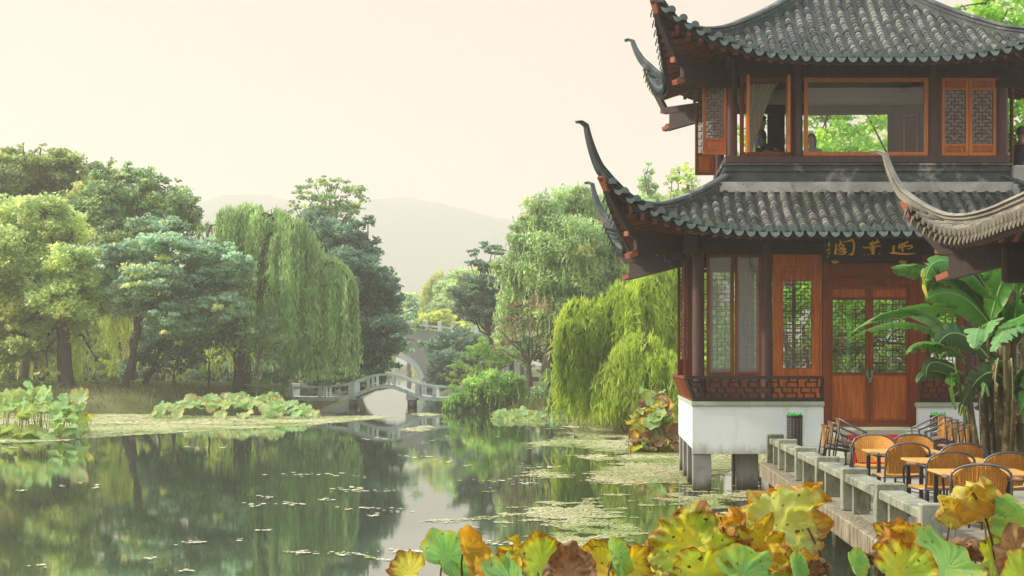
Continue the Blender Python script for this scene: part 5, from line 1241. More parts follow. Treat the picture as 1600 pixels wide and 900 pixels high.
for (pts,W,m_,roll,fold,tear) in (
    ([(1500,560,.2),(1440,470,0),(1335,525,-.5)],.17,'ban1',.35,.5,.10),
    ([(1500,545,0),(1430,440,-.2),(1330,520,-.6)],.16,'ban2',-.5,.3,.10),
    ([(1515,490,0),(1440,468,-.2),(1360,502,-.5)],.15,'ban1',-.9,.3,.12),
    ([(1535,500,0),(1470,410,0),(1395,425,-.4)],.24,'ban3',-.9,.2,.10),
    ([(1540,480,0),(1480,405,0),(1392,418,-.5)],.20,'ban1',.9,.5,.15),
    ([(1550,470,0),(1500,390,-.2),(1440,388,-.4),(1447,455,-.4)],.23,'ban1',.9,.4,.08),
    ([(1443,420,-.45),(1440,440,-.5),(1449,466,-.5)],.055,'ban_y',.9,.2,.0),
    ([(1530,470,.2),(1500,420,.1),(1452,455,0)],.22,'ban3',.9,.3,.1),
    ([(1510,560,-.2),(1455,520,-.4),(1418,535,-.6),(1415,555,-.6)],.15,'ban1',-.7,.9,.35),
    ([(1505,585,-.2),(1445,545,-.3),(1447,590,-.4)],.15,'ban3',1.0,.3,.1),
    ([(1500,600,0),(1450,560,-.1),(1432,600,-.2)],.16,'ban3',.8,.3,.15),
    ([(1532,520,-.8),(1530,498,-1.0),(1522,545,-1.3)],.25,'ban2',.15,.25,.08),
    ([(1545,510,-.8),(1560,480,-1.0),(1526,548,-1.2)],.21,'ban2',-.4,.2,.10),
    ([(1600,500,-1.0),(1580,500,-1.2),(1548,550,-1.4)],.24,'ban2',.3,.25,.10),
    ([(1640,470,-1.0),(1600,495,-1.0),(1560,512,-1.2)],.22,'ban1',.2,.3,.12),
    ([(1560,480,0),(1545,430,-.2),(1560,400,-.2),(1620,380,0)],.13,'ban1',1.1,.2,.05),
    ([(1548,500,-.3),(1560,440,-.5),(1590,385,-.5),(1600,360,-.5)],.22,'ban1',1.2,.2,.08),
    ([(1530,480,0),(1540,420,.2),(1530,380,.3),(1500,370,.3)],.22,'ban3',.8,.3,.1),
    ([(1575,480,.3),(1600,420,.3),(1640,390,.3)],.26,'ban3',.5,.3,.1),
    ([(1570,520,.2),(1590,470,0),(1640,470,-.2)],.24,'ban1',.8,.3,.1),
    ([(1560,450,.3),(1540,400,.4),(1480,420,.5)],.24,'ban3',-.8,.3,.1),
    ([(1560,560,.3),(1500,500,.4),(1470,560,.3)],.22,'ban3',.6,.3,.2),
    ([(1585,580,-.2),(1560,540,-.3),(1530,600,-.4)],.20,'ban3',.8,.4,.2),
    ([(1590,600,-.2),(1610,540,-.3),(1560,640,-.4)],.18,'ban1',-.8,.4,.2),
    ([(1600,560,-.3),(1640,540,-.3),(1600,640,-.5)],.22,'ban3',.9,.3,.15),
    ([(1500,650,-.6),(1507,600,-.7),(1511,700,-.8)],.06,'ban3',1.2,.4,.1),
    ([(1493,640,-.5),(1478,560,-.6),(1500,600,-.5)],.12,'ban1',1.0,.3,.1),
    ([(1545,620,-.5),(1540,580,-.5),(1534,622,-.7)],.07,'ban2',.9,.3,.1),
    ([(1555,520,-.1),(1500,430,-.1),(1445,470,-.2)],.30,'ban1',1.35,.25,.08),
    ([(1560,500,0),(1530,400,0),(1478,398,-.1)],.30,'ban3',1.35,.25,.08),
    ([(1565,500,-.2),(1570,430,-.3),(1530,392,-.4)],.30,'ban1',1.4,.2,.08),
    ([(1580,520,-.2),(1600,450,-.3),(1575,390,-.4)],.32,'ban1',-1.35,.2,.08),
    ([(1590,540,-.1),(1630,480,-.2),(1610,420,-.3)],.32,'ban3',1.3,.25,.08),
    ([(1545,560,-.3),(1490,490,-.4),(1462,545,-.5)],.26,'ban3',1.2,.3,.12),
    ([(1575,600,-.3),(1540,550,-.5),(1500,640,-.5)],.24,'ban3',1.2,.3,.15),
    ([(1595,600,-.3),(1640,560,-.4),(1590,650,-.6)],.26,'ban1',1.2,.3,.15),
    ([(1560,500,.4),(1500,440,.4),(1450,500,.4)],.24,'ban3',.9,.4,.1),
    ([(1580,500,.4),(1560,440,.5),(1500,460,.5)],.26,'ban3',-.6,.4,.1),
    ([(1600,520,.4),(1560,500,.3),(1510,540,.2)],.24,'ban3',.7,.5,.1),
    ([(1620,440,.3),(1590,400,.2),(1540,420,.1)],.24,'ban1',.6,.4,.1),
    ([(1600,600,.2),(1560,560,.2),(1490,620,.1)],.24,'ban3',.8,.5,.15),
    ([(1620,650,.2),(1570,600,.2),(1540,670,.1)],.2,'ban3',.9,.5,.15),
    ([(1640,600,.1),(1600,580,.0),(1580,650,-.1)],.22,'ban3',.7,.5,.15),
    ([(1560,440,.5),(1520,400,.5),(1460,440,.5)],.22,'ban3',.9,.4,.1),
    ([(1560,560,-.4),(1550,600,-.5),(1556,680,-.5)],.10,'ban_dry',1.0,.8,.4),
    ([(1580,560,-.4),(1585,620,-.6),(1578,700,-.6)],.11,'ban_dry',.4,.8,.4),
    ([(1535,580,-.3),(1528,630,-.5),(1532,690,-.5)],.09,'ban_dry',.8,.9,.4),
    ([(1600,600,-.3),(1596,650,-.5),(1602,710,-.5)],.10,'ban_dry',.8,.9,.4),
    ([(1510,640,-.3),(1512,660,-.4),(1518,700,-.4)],.06,'ban3',.8,.9,.3)):
    banana_leaf(pts,BD,W,m_,roll,fold,tear)
for i,(bx,tx,ty,dd,r) in enumerate(((1528,1508,570,-.2,.07),(1540,1530,520,0,.09),(1553,1545,480,.2,.10),(1566,1560,470,-.2,.11),(1580,1585,480,.1,.11),(1592,1600,490,-.3,.10),(1602,1620,470,.2,.11),(1520,1495,585,-.3,.05),(1534,1515,600,-.5,.06),(1572,1570,540,-.5,.09))):
    P=[at(bx,716,BD+dd), at((bx+tx)/2+(5 if i%2 else -4),(716+ty)/2+20,BD+dd), at(tx,ty,BD+dd)]
    P[0].z=TZ
    MB().tube([bez(P,k/10) for k in range(11)],[r*(1.15-.75*k/10) for k in range(11)],8).build('stem',M['ban_stem'],ban,smooth=True)
for a,b_,c in (((1495,585,-.3),(1488,560,-.2),(1500,550,0)),((1530,520,0),(1510,500,0),(1515,490,0)),((1545,480,.2),(1545,475,.1),(1550,470,0)),((1545,500,0),(1560,440,-.3),(1548,400,-.4)),((1560,470,-.2),(1575,430,-.4),(1590,400,-.4)),((1585,480,.1),(1600,440,0),(1620,400,0)),((1508,570,-.2),(1490,520,-.1),(1470,500,0)),((1530,560,0),(1500,520,0),(1480,500,0))):
    petiole(a,b_,c,BD)

# ================================================================ LOTUS
def lotus_mat(name, c1, c2, c3, brown, b_lo=.55, b_hi=.75, vein=(0.5,0.6,0.3), transl=.4, patch=4.0):
    m, t, o = newmat(name)
    rd = attr(t,'rad'); vn = attr(t,'vein'); an_ = attr(t,'ang')
    cb_ = t.nodes.new("ShaderNodeCombineXYZ"); oi_ = t.nodes.new("ShaderNodeObjectInfo")
    t.links.new(mth(t,'MULTIPLY', mth(t,'SINE', an_), 5.0), cb_.inputs[0]); t.links.new(mth(t,'ADD', mth(t,'MULTIPLY', mth(t,'COSINE', an_), 5.0), mth(t,'MULTIPLY', oi_.outputs['Random'], 40.0)), cb_.inputs[1]); t.links.new(mth(t,'MULTIPLY', rd, 2.2), cb_.inputs[2])
    rn_ = t.nodes.new("ShaderNodeTexNoise"); rn_.inputs['Scale'].default_value = 1.1; rn_.inputs['Detail'].default_value = 5; rn_.inputs['Roughness'].default_value = .7; t.links.new(cb_.outputs[0], rn_.inputs['Vector']); rad_n = rn_.outputs[0]
    tc = t.nodes.new("ShaderNodeTexCoord")
    def no(scale, det=5, w=0):
        n = t.nodes.new("ShaderNodeTexNoise"); n.noise_dimensions='4D'; n.inputs['W'].default_value=w; n.inputs['Scale'].default_value=scale; n.inputs['Detail'].default_value=det; n.inputs['Roughness'].default_value=.65
        oi = t.nodes.new("ShaderNodeObjectInfo"); ad = t.nodes.new("ShaderNodeVectorMath"); ad.operation='ADD'
        t.links.new(tc.outputs['Object'], ad.inputs[0]); t.links.new(oi.outputs['Random'], ad.inputs[1]); 
        sc2=t.nodes.new("ShaderNodeVectorMath"); sc2.operation='SCALE'; sc2.inputs['Scale'].default_value=1.0; t.links.new(ad.outputs[0],sc2.inputs[0]); t.links.new(sc2.outputs[0],n.inputs['Vector']); return n.outputs[0]
    c = rgbmix(t, ramp(t, no(patch,4), .40,.60), c1, c2)
    c = rgbmix(t, ramp(t, no(patch*1.3,4,3.), .50,.62), c, c3)
    c = rgbmix(t, mth(t,'MULTIPLY', vn, .28), c, vein)
    c = rgbmix(t, mth(t,'MULTIPLY', ramp(t, rad_n, .5, .66), .75), c, c3)
    f = mth(t,'ADD', mth(t,'MULTIPLY', rd, .34), mth(t,'ADD', mth(t,'MULTIPLY', no(patch*2.6,6,7.), .34), mth(t,'MULTIPLY', rad_n, .30)))
    f = mth(t,'SUBTRACT', f, mth(t,'MULTIPLY', vn, .05))
    c = rgbmix(t, ramp(t, f, b_lo, b_hi), c, brown)
    c = rgbmix(t, ramp(t, no(26,3,9.), .62,.66), c, tuple(x*.45 for x in brown))
    p = N(t,"ShaderNodeBsdfPrincipled"); p.inputs['Roughness'].default_value=.5; p.inputs['Specular IOR Level'].default_value=.3
    tr = N(t,"ShaderNodeBsdfTranslucent"); mx=N(t,"ShaderNodeMixShader"); mx.inputs[0].default_value=transl
    t.links.new(c,p.inputs['Base Color']); hs=N(t,"ShaderNodeHueSaturation"); hs.inputs['Value'].default_value=1.45; hs.inputs['Saturation'].default_value=1.08
    t.links.new(c,hs.inputs['Color']); t.links.new(hs.outputs[0],tr.inputs[0])
    bu=N(t,"ShaderNodeBump"); bu.inputs['Strength'].default_value=.35; bu.inputs['Distance'].default_value=.006
    t.links.new(mth(t,'ADD',mth(t,'MULTIPLY',vn,-1.0),mth(t,'MULTIPLY',no(25,4,1.),.8)),bu.inputs['Height']); t.links.new(bu.outputs[0],p.inputs['Normal'])
    t.links.new(p.outputs[0],mx.inputs[1]); t.links.new(tr.outputs[0],mx.inputs[2]); t.links.new(mx.outputs[0],o.inputs[0]); return m
BR=(0.26,0.085,0.015); 
M['lo_green']=lotus_mat('green_lotus',(0.13,0.34,0.10),(0.22,0.44,0.14),(0.32,0.46,0.07),(0.42,0.28,0.04),.58,.72)
M['lo_lime']=lotus_mat('lime_lotus',(0.28,0.42,0.05),(0.42,0.52,0.06),(0.58,0.50,0.04),BR,.545,.66,(0.55,0.62,0.2))
M['lo_yellow']=lotus_mat('yellow_lotus',(0.66,0.46,0.03),(0.48,0.48,0.05),(0.60,0.30,0.02),BR,.53,.65,(0.55,0.58,0.15))
M['lo_orange']=lotus_mat('orange_lotus',(0.60,0.32,0.05),(0.40,0.17,0.03),(0.52,0.46,0.08),(0.14,0.05,0.015),.58,.75,(0.42,0.26,0.08))
M['lo_brown']=lotus_mat('dry_brown_lotus',(0.30,0.16,0.07),(0.40,0.24,0.12),(0.22,0.10,0.04),(0.09,0.04,0.018),.55,.75,(0.16,0.07,0.03),.25)
M['lo_pale']=lotus_mat('pale_lotus',(0.36,0.50,0.26),(0.30,0.44,0.20),(0.58,0.50,0.08),(0.34,0.16,0.05),.56,.66,(0.60,0.66,0.40))
M['lo_cream']=lotus_mat('cream_lime_lotus',(0.44,0.56,0.24),(0.50,0.54,0.10),(0.70,0.52,0.04),(0.40,0.17,0.03),.53,.64,(0.66,0.70,0.45),patch=2.5)
M['lo_far']=lotus_mat('pond_lotus',(0.20,0.40,0.17),(0.32,0.50,0.26),(0.42,0.52,0.12),(0.40,0.34,0.08),.66,.80,patch=3.)
M['lo_far2']=lotus_mat('yellowing_pond_lotus',(0.30,0.42,0.08),(0.22,0.38,0.14),(0.48,0.46,0.08),(0.40,0.24,0.06),.60,.75,patch=3.)
M['stalk']=surf('lotus_stalk',(0.14,0.16,0.04),(0.22,0.16,0.06),scale=20,rough=.6,bump=.1)
M['stalk_brown']=surf('dry_lotus_stalk',(0.16,0.09,0.045),(0.10,0.055,0.03),scale=20,rough=.7,bump=.1)
def lotus_blade_data(Rr, cup=.25, wave=.10, fold=0.0, fold_ang=0.0, crumple=.05, NR=12, NA=56, seed=0, lobes=7, curl=0.0, ragged=.06):
    rr=random.Random(seed); ph=[rr.uniform(0,6.28) for _ in range(8)]
    V=[];ra=[];ve=[]
    V.append([0,0,0]); ra.append(0); ve.append(.6)
    for i in range(1,NR+1):
        r=i/NR
        for k in range(NA):
            a=2*math.pi*k/NA
            edge=1-ragged*1.6*max(0,mnoise.noise(Vector((math.cos(a)*4,math.sin(a)*4,seed)))-.1)-ragged*.9*max(0,mnoise.noise(Vector((math.cos(a)*14,math.sin(a)*14,seed))))+ragged*math.sin(3*a+ph[0])+ragged*.8*math.sin(5*a+ph[1])+ragged*.5*math.sin(11*a+ph[2])
            R_=Rr*r*edge
            x=R_*math.cos(a); y=R_*math.sin(a)
            z=Rr*(cup*r*r + wave*r**2.5*(math.sin(lobes*a+ph[3])+.6*math.sin((lobes+4)*a+ph[4])) )
            if curl and r>.75: z += Rr*curl*(r-.75)*4*(.5+.5*math.sin(4*a+ph[5])); x*=1-.25*curl*(r-.75)*4; y*=1-.25*curl*(r-.75)*4
            z += Rr*crumple*(mnoise.noise(Vector((x/Rr*3+seed,y/Rr*3,seed*1.3)))*r*2+mnoise.noise(Vector((x/Rr*8+seed,y/Rr*8,seed)))*r*.7) + Rr*.035*r*r*abs(math.sin(9*a))
            V.append([x,y,z]); ra.append(r); ve.append((1.0 if k%4==0 else (0.25 if k%4 in (1,3) else 0))*(.9 if r<.97 else .3))
    V=np.array(V)
    if fold:
        c,s_=math.cos(fold_ang),math.sin(fold_ang); u=V[:,0]*c+V[:,1]*s_; v=-V[:,0]*s_+V[:,1]*c; z=V[:,2]
        kap=fold/Rr; au=np.abs(u); 
        nu=np.sign(u)*np.sin(np.minimum(au*kap,2.6))/kap; nz=(1-np.cos(np.minimum(au*kap,2.6)))/kap
        nx_=nu - np.sign(u)*z*np.sin(np.minimum(au*kap,2.6))*.6; z=nz+z*np.cos(np.minimum(au*kap,2.6))
        V=np.stack([nx_*c-v*s_, nx_*s_+v*c, z],1)
    Fc=[]
    for k in range(NA): Fc.append([0,1+k,1+(k+1)%NA])
    for i in range(NR-1):
        for k in range(NA):
            a=1+i*NA+k; b_=1+i*NA+(k+1)%NA; Fc.append([a,a+NA,b_+NA,b_])
    an=[0.0]+[2*math.pi*k/NA for i in range(NR) for k in range(NA)]
    return V,Fc,ra,ve,an
def lotus_leaf(label, px, py, d, rpx, mat, tilt=(0,0), spin=0, stalk='stalk', name='lotus_leaf', cat='lotus leaf', group='foreground lotus leaves', parent=None, stalk_to=None, **kw):
    """tilt: (rx, rz) the blade's normal starts at +Z; rx tips it towards the viewer, rz turns it about Z"""
    p=at(px,py,d); Rr=rpx*d/F*(1.1 if group=='foreground lotus leaves' else 1)
    V,Fc,ra,ve,an=lotus_blade_data(Rr,seed=random.randrange(9999),**kw)
    rot=Matrix.Rotation(R(tilt[1]),3,'Z')@Matrix.Rotation(R(tilt[0]),3,'X')@Matrix.Rotation(R(spin),3,'Z')
    V=(np.array(rot)@V.T).T+np.array(p)
    base=Vector((p.x+random.uniform(-.12,.12), p.y+random.uniform(.0,.25), -.3))
    if stalk_to: base=Vector((X(stalk_to,d),d+.1,-.3))
    if parent is None: root=empty(name,(base.x,base.y,0),label,cat,group)
    else: root=parent
    o=link_mesh('blade',V,Fc,M[mat],root,smooth=True,attrs={'rad':('POINT',ra),'vein':('POINT',ve),'ang':('POINT',an)})
    nrm=rot@Vector((0,0,1)); end=p-nrm*.012
    P=[base,Vector((base.x,base.y,p.z*.55)),p-Vector((nrm.x,nrm.y,max(nrm.z,.25)))*Rr*.9,end]
    MB().tube([bez(P,i/12) for i in range(13)],[.0085-.003*i/12 for i in range(13)],6).build('stalk',M[stalk],root,smooth=True)
    return root
# ================================================================ STONE FOOTBRIDGE AND FAR ARCH BRIDGE
fb = empty('footbridge', (X(605,83),83,0), 'small humped grey stone footbridge on two piers across the channel', 'bridge')
def deckz(px):
    xs=[440,480,520,550,565,580,593,605,618,632,648,664,690,730]; ys=[619,619.5,620,617,611.5,605.5,601,599.5,601,606,613.5,618.5,620.5,620.5]
    return Z(np.interp(px,xs,ys),83)
def railz(px):
    xs=[460,500,540,555,570,585,600,612,625,640,655,670,700,740]; ys=[604,603.5,600,595.5,589.5,585,583.2,583.2,585.5,591.5,598,601.5,603.5,604]
    return Z(np.interp(px,xs,ys),83)
def smooth(fn,px): return sum(fn(px+o) for o in (-9,-6,-3,0,3,6,9))/7
W0,W1=82.2,83.9; pxs=np.linspace(452,730,76)
b=MB(); secs=[[(X(p,83),W0,smooth(deckz,p)),(X(p,83),W1,smooth(deckz,p)),(X(p,83),W1,smooth(deckz,p)-.21),(X(p,83),W0,smooth(deckz,p)-.21)] for p in pxs]
b.sweep(None,secs); b.build('deck', M['bridge'], fb)
for y in (W0-.04,W1-.08):
    b=MB(); secs=[[(X(p,83),y,smooth(railz,p)),(X(p,83),y+.16,smooth(railz,p)),(X(p,83),y+.16,smooth(railz,p)-.10),(X(p,83),y,smooth(railz,p)-.10)] for p in np.linspace(462,730,72)]
    b.sweep(None,secs); b.build('handrail', M['bridge'], fb)
    for (p,w_) in ((504,3.2),(512,1.6),(553,5),(579,1.8),(586,1.8),(611,1.8),(620,1.8),(656,4.5),(661,2),(681,2.5),(706,2.5)):
        MB().box(X(p-w_,83),X(p+w_,83),y+.02,y+.14,smooth(deckz,p)+.002,smooth(railz,p)-.09).build('baluster', M['bridge'], fb)
    MB().bbox(X(451,83),X(463,83),y-.05,y+.22,Z(621,83),Z(599,83),.03).build('end_block', M['bridge'], fb)
for (a,c,t) in ((548,556,620),(639,649,617)):
    MB().bbox(X(a,83),X(c,83),82.35,83.75,-1.2,Z(625,83),.02).build('pier', M['concrete'], fb)
    MB().bbox(X(a-2,83),X(c+4,83),82.25,83.85,Z(625,83)+.003,Z(t,83),.03).build('pier_cap', M['bridge'], fb)
MB().bbox(X(453,83),X(470,83),82.3,83.8,-.6,Z(621,83)-.05,.05).build('abutment', M['bridge'], fb)
# far bridge: one tall stone arch
ab = empty('arch_bridge', (X(610,135),135,0), 'tall stone arch bridge fading in the haze behind the footbridge', 'bridge')
cx=X(608,135); ra=2.95; zc=Z(608,135)
def spandrel(y0,y1,mat='bridge',name='arch_wall'):
    b=MB(); n=40; top=lambda x: Z(np.interp(PX0+x*F/135,[480,600,640,680,720,760,820],[548,517,514,517,521,528,545]),135)
    ins=[];outs=[]
    for i in range(n+1):
        a=math.pi-math.pi*i/n; x=cx+ra*math.cos(a); z=zc+ra*1.0*math.sin(a); ins.append((x,z))
    for i in range(n+1):
        x=cx-6.2+14.5*i/n if False else cx+ (ins[i][0]-cx); outs.append((x,top(x)))
    for y in (y0,y1):
        for (x,z) in ins: b.v.append((x,y,z))
        for (x,z) in outs: b.v.append((x,y,z))
    m=2*(n+1)
    for i in range(n):
        b.f.append([i,i+1,n+1+i+1,n+1+i]); b.f.append([m+i,m+n+1+i,m+n+2+i,m+i+1]); b.f.append([i,m+i,m+i+1,i+1]); b.f.append([n+1+i,n+2+i,m+n+2+i,m+n+1+i])
    for (xa,xb) in ((cx-9,cx-ra),(cx+ra,cx+12)):
        k=12
        for i in range(k):
            x0_=xa+(xb-xa)*i/k; x1_=xa+(xb-xa)*(i+1)/k; z0_,z1_=top(x0_),top(x1_)
            b.add([(x0_,y0,-1),(x1_,y0,-1),(x1_,y0,z1_),(x0_,y0,z0_),(x0_,y1,-1),(x1_,y1,-1),(x1_,y1,z1_),(x0_,y1,z0_)],[(0,1,2,3),(7,6,5,4),(3,2,6,7)])
    b.build(name, M[mat], ab)
    return top
top=spandrel(134.0,138.5,'concrete')
b=MB(); n=30
for i in range(n):
    a0=math.pi-math.pi*i/n; a1=math.pi-math.pi*(i+1)/n
    P_=[(cx+r_*math.cos(a),y,zc+r_*math.sin(a)) for (a,r_) in ((a0,ra-.02),(a1,ra-.02),(a1,ra+.45),(a0,ra+.45)) for y in (133.85,)]
    Q_=[(p[0],134.1,p[2]) for p in P_]; b.add(P_+Q_,[(0,1,2,3),(7,6,5,4),(0,4,5,1),(1,5,6,2),(2,6,7,3),(3,7,4,0)])
b.build('arch_ring', M['bridge'], ab)
b=MB(); xs=np.linspace(cx-8.5,cx+11.5,30)
b.sweep(None,[[(x,133.9,top(x)+.45),(x,134.15,top(x)+.45),(x,134.15,top(x)+.28),(x,133.9,top(x)+.28)] for x in xs]); b.build('parapet_rail', M['bridge'], ab)
for px in (500,545,590,640,665,687,708,745,780): x=X(px,134); MB().bbox(x-.16,x+.16,133.85,134.2,top(x)-.05,top(x)+.85,.02).build('parapet_post', M['bridge'], ab)

# ================================================================ LOTUS BEDS IN THE POND
def lotus_bed(label, n, region, rad, hmax, mats, seed, dd=1.0):
    """region: (px0,px1,d0,d1); leaf height follows a dome"""
    rr=random.Random(seed); px0,px1,d0,d1=region; dm=(d0+d1)/2
    root=empty('lotus_clump',(X((px0+px1)/2,dm),dm,0),label,'lotus clump','lotus clumps standing in the pond')
    protos=[lotus_blade_data(1.0,cup=c_,wave=w_,fold=f_,crumple=.15,NR=5,NA=22,seed=s_,lobes=l_) for (c_,w_,f_,s_,l_) in ((.22,.10,0,1,4),(.1,.14,.5,2,5),(-.12,.10,0,3,3),(.3,.16,.8,4,4))]
    meshes=[]
    for pi,(V,Fc,ra_,ve_,an_) in enumerate(protos):
        for m_ in mats:
            me=bpy.data.meshes.new('leaf'); me.from_pydata([tuple(v) for v in V],[],Fc); me.polygons.foreach_set('use_smooth',[True]*len(me.polygons))
            for an,arr in (('rad',ra_),('vein',ve_),('ang',an_)):
                at_=me.attributes.new(an,'FLOAT','POINT'); at_.data.foreach_set('value',np.array(arr,dtype=np.float32))
            me.materials.append(M[m_]); meshes.append(me)
    st=MB()
    for i in range(n):
        u=rr.random(); v=rr.random()**1.15; d=d0+(d1-d0)*v; px=px0+(px1-px0)*u
        env=(1-abs(2*u-1)**2.6)**.6; h=hmax*env*(.25+.75*(v**.55))*rr.uniform(.78,1.08)+.05
        if v<.12: h=rr.uniform(.04,.25)*hmax
        me=rr.choice(meshes); o=bpy.data.objects.new('leaf',me); COL.objects.link(o); o.parent=root
        s=rad*rr.uniform(.6,1.2); loc=Vector((X(px,d),d,h)); o.location=loc-Vector(root.location); o.scale=(s,s,s)
        o.rotation_euler=(R(rr.gauss(24,26)),R(rr.gauss(0,24)),rr.uniform(-.7,.7) if rr.random()<.8 else rr.uniform(0,6.28))
        st.tube([(loc.x+rr.uniform(-.15,.15),loc.y+rr.uniform(-.1,.2),-.1),(loc.x+rr.uniform(-.06,.06),loc.y,h*.6),(loc.x,loc.y,h-.01)],[.011,.009,.007],4,cap=False)
    o=st.build('stalks', M['stalk'], root); o['kind']='stuff'
    return root
lotus_bed('big round lotus clump with pale green leaves at the left edge', 92, (-28,132,47.5,51.5), .30, 1.48, ('lo_far','lo_far','lo_far2'), 1)
lotus_bed('long low lotus bed floating before the footbridge and the left bank', 98, (240,488,65,69.5), .34, .80, ('lo_far','lo_far','lo_pale'), 2)
lotus_bed('low lotus patch on the far side of the right shore before the dome shrub', 99, (770,885,63,70), .19, .16, ('lo_far','lo_far2'), 3)
lotus_bed('ragged yellow and brown lotus clump right against the white pavilion wall', 78, (992,1058,40.5,43.5), .24, 1.50, ('lo_yellow','lo_lime','lo_far','lo_brown'), 4)
lotus_bed('small yellow lotus leaves poking out beside the bright willow', 9, (980,1012,41,42), .20, 1.05, ('lo_yellow','lo_lime','lo_pale'), 5)
lotus_leaf('single pale cupped lotus leaf standing above the right side of the left clump',124,621,50,16,'lo_pale',(55,10),0,cup=.3,group='lone lotus leaves beyond the main clumps')
lotus_leaf('small yellowish lotus leaf leaning out low at the right of the left clump',140,654,49,9,'lo_lime',(60,-20),0,group='lone lotus leaves beyond the main clumps')

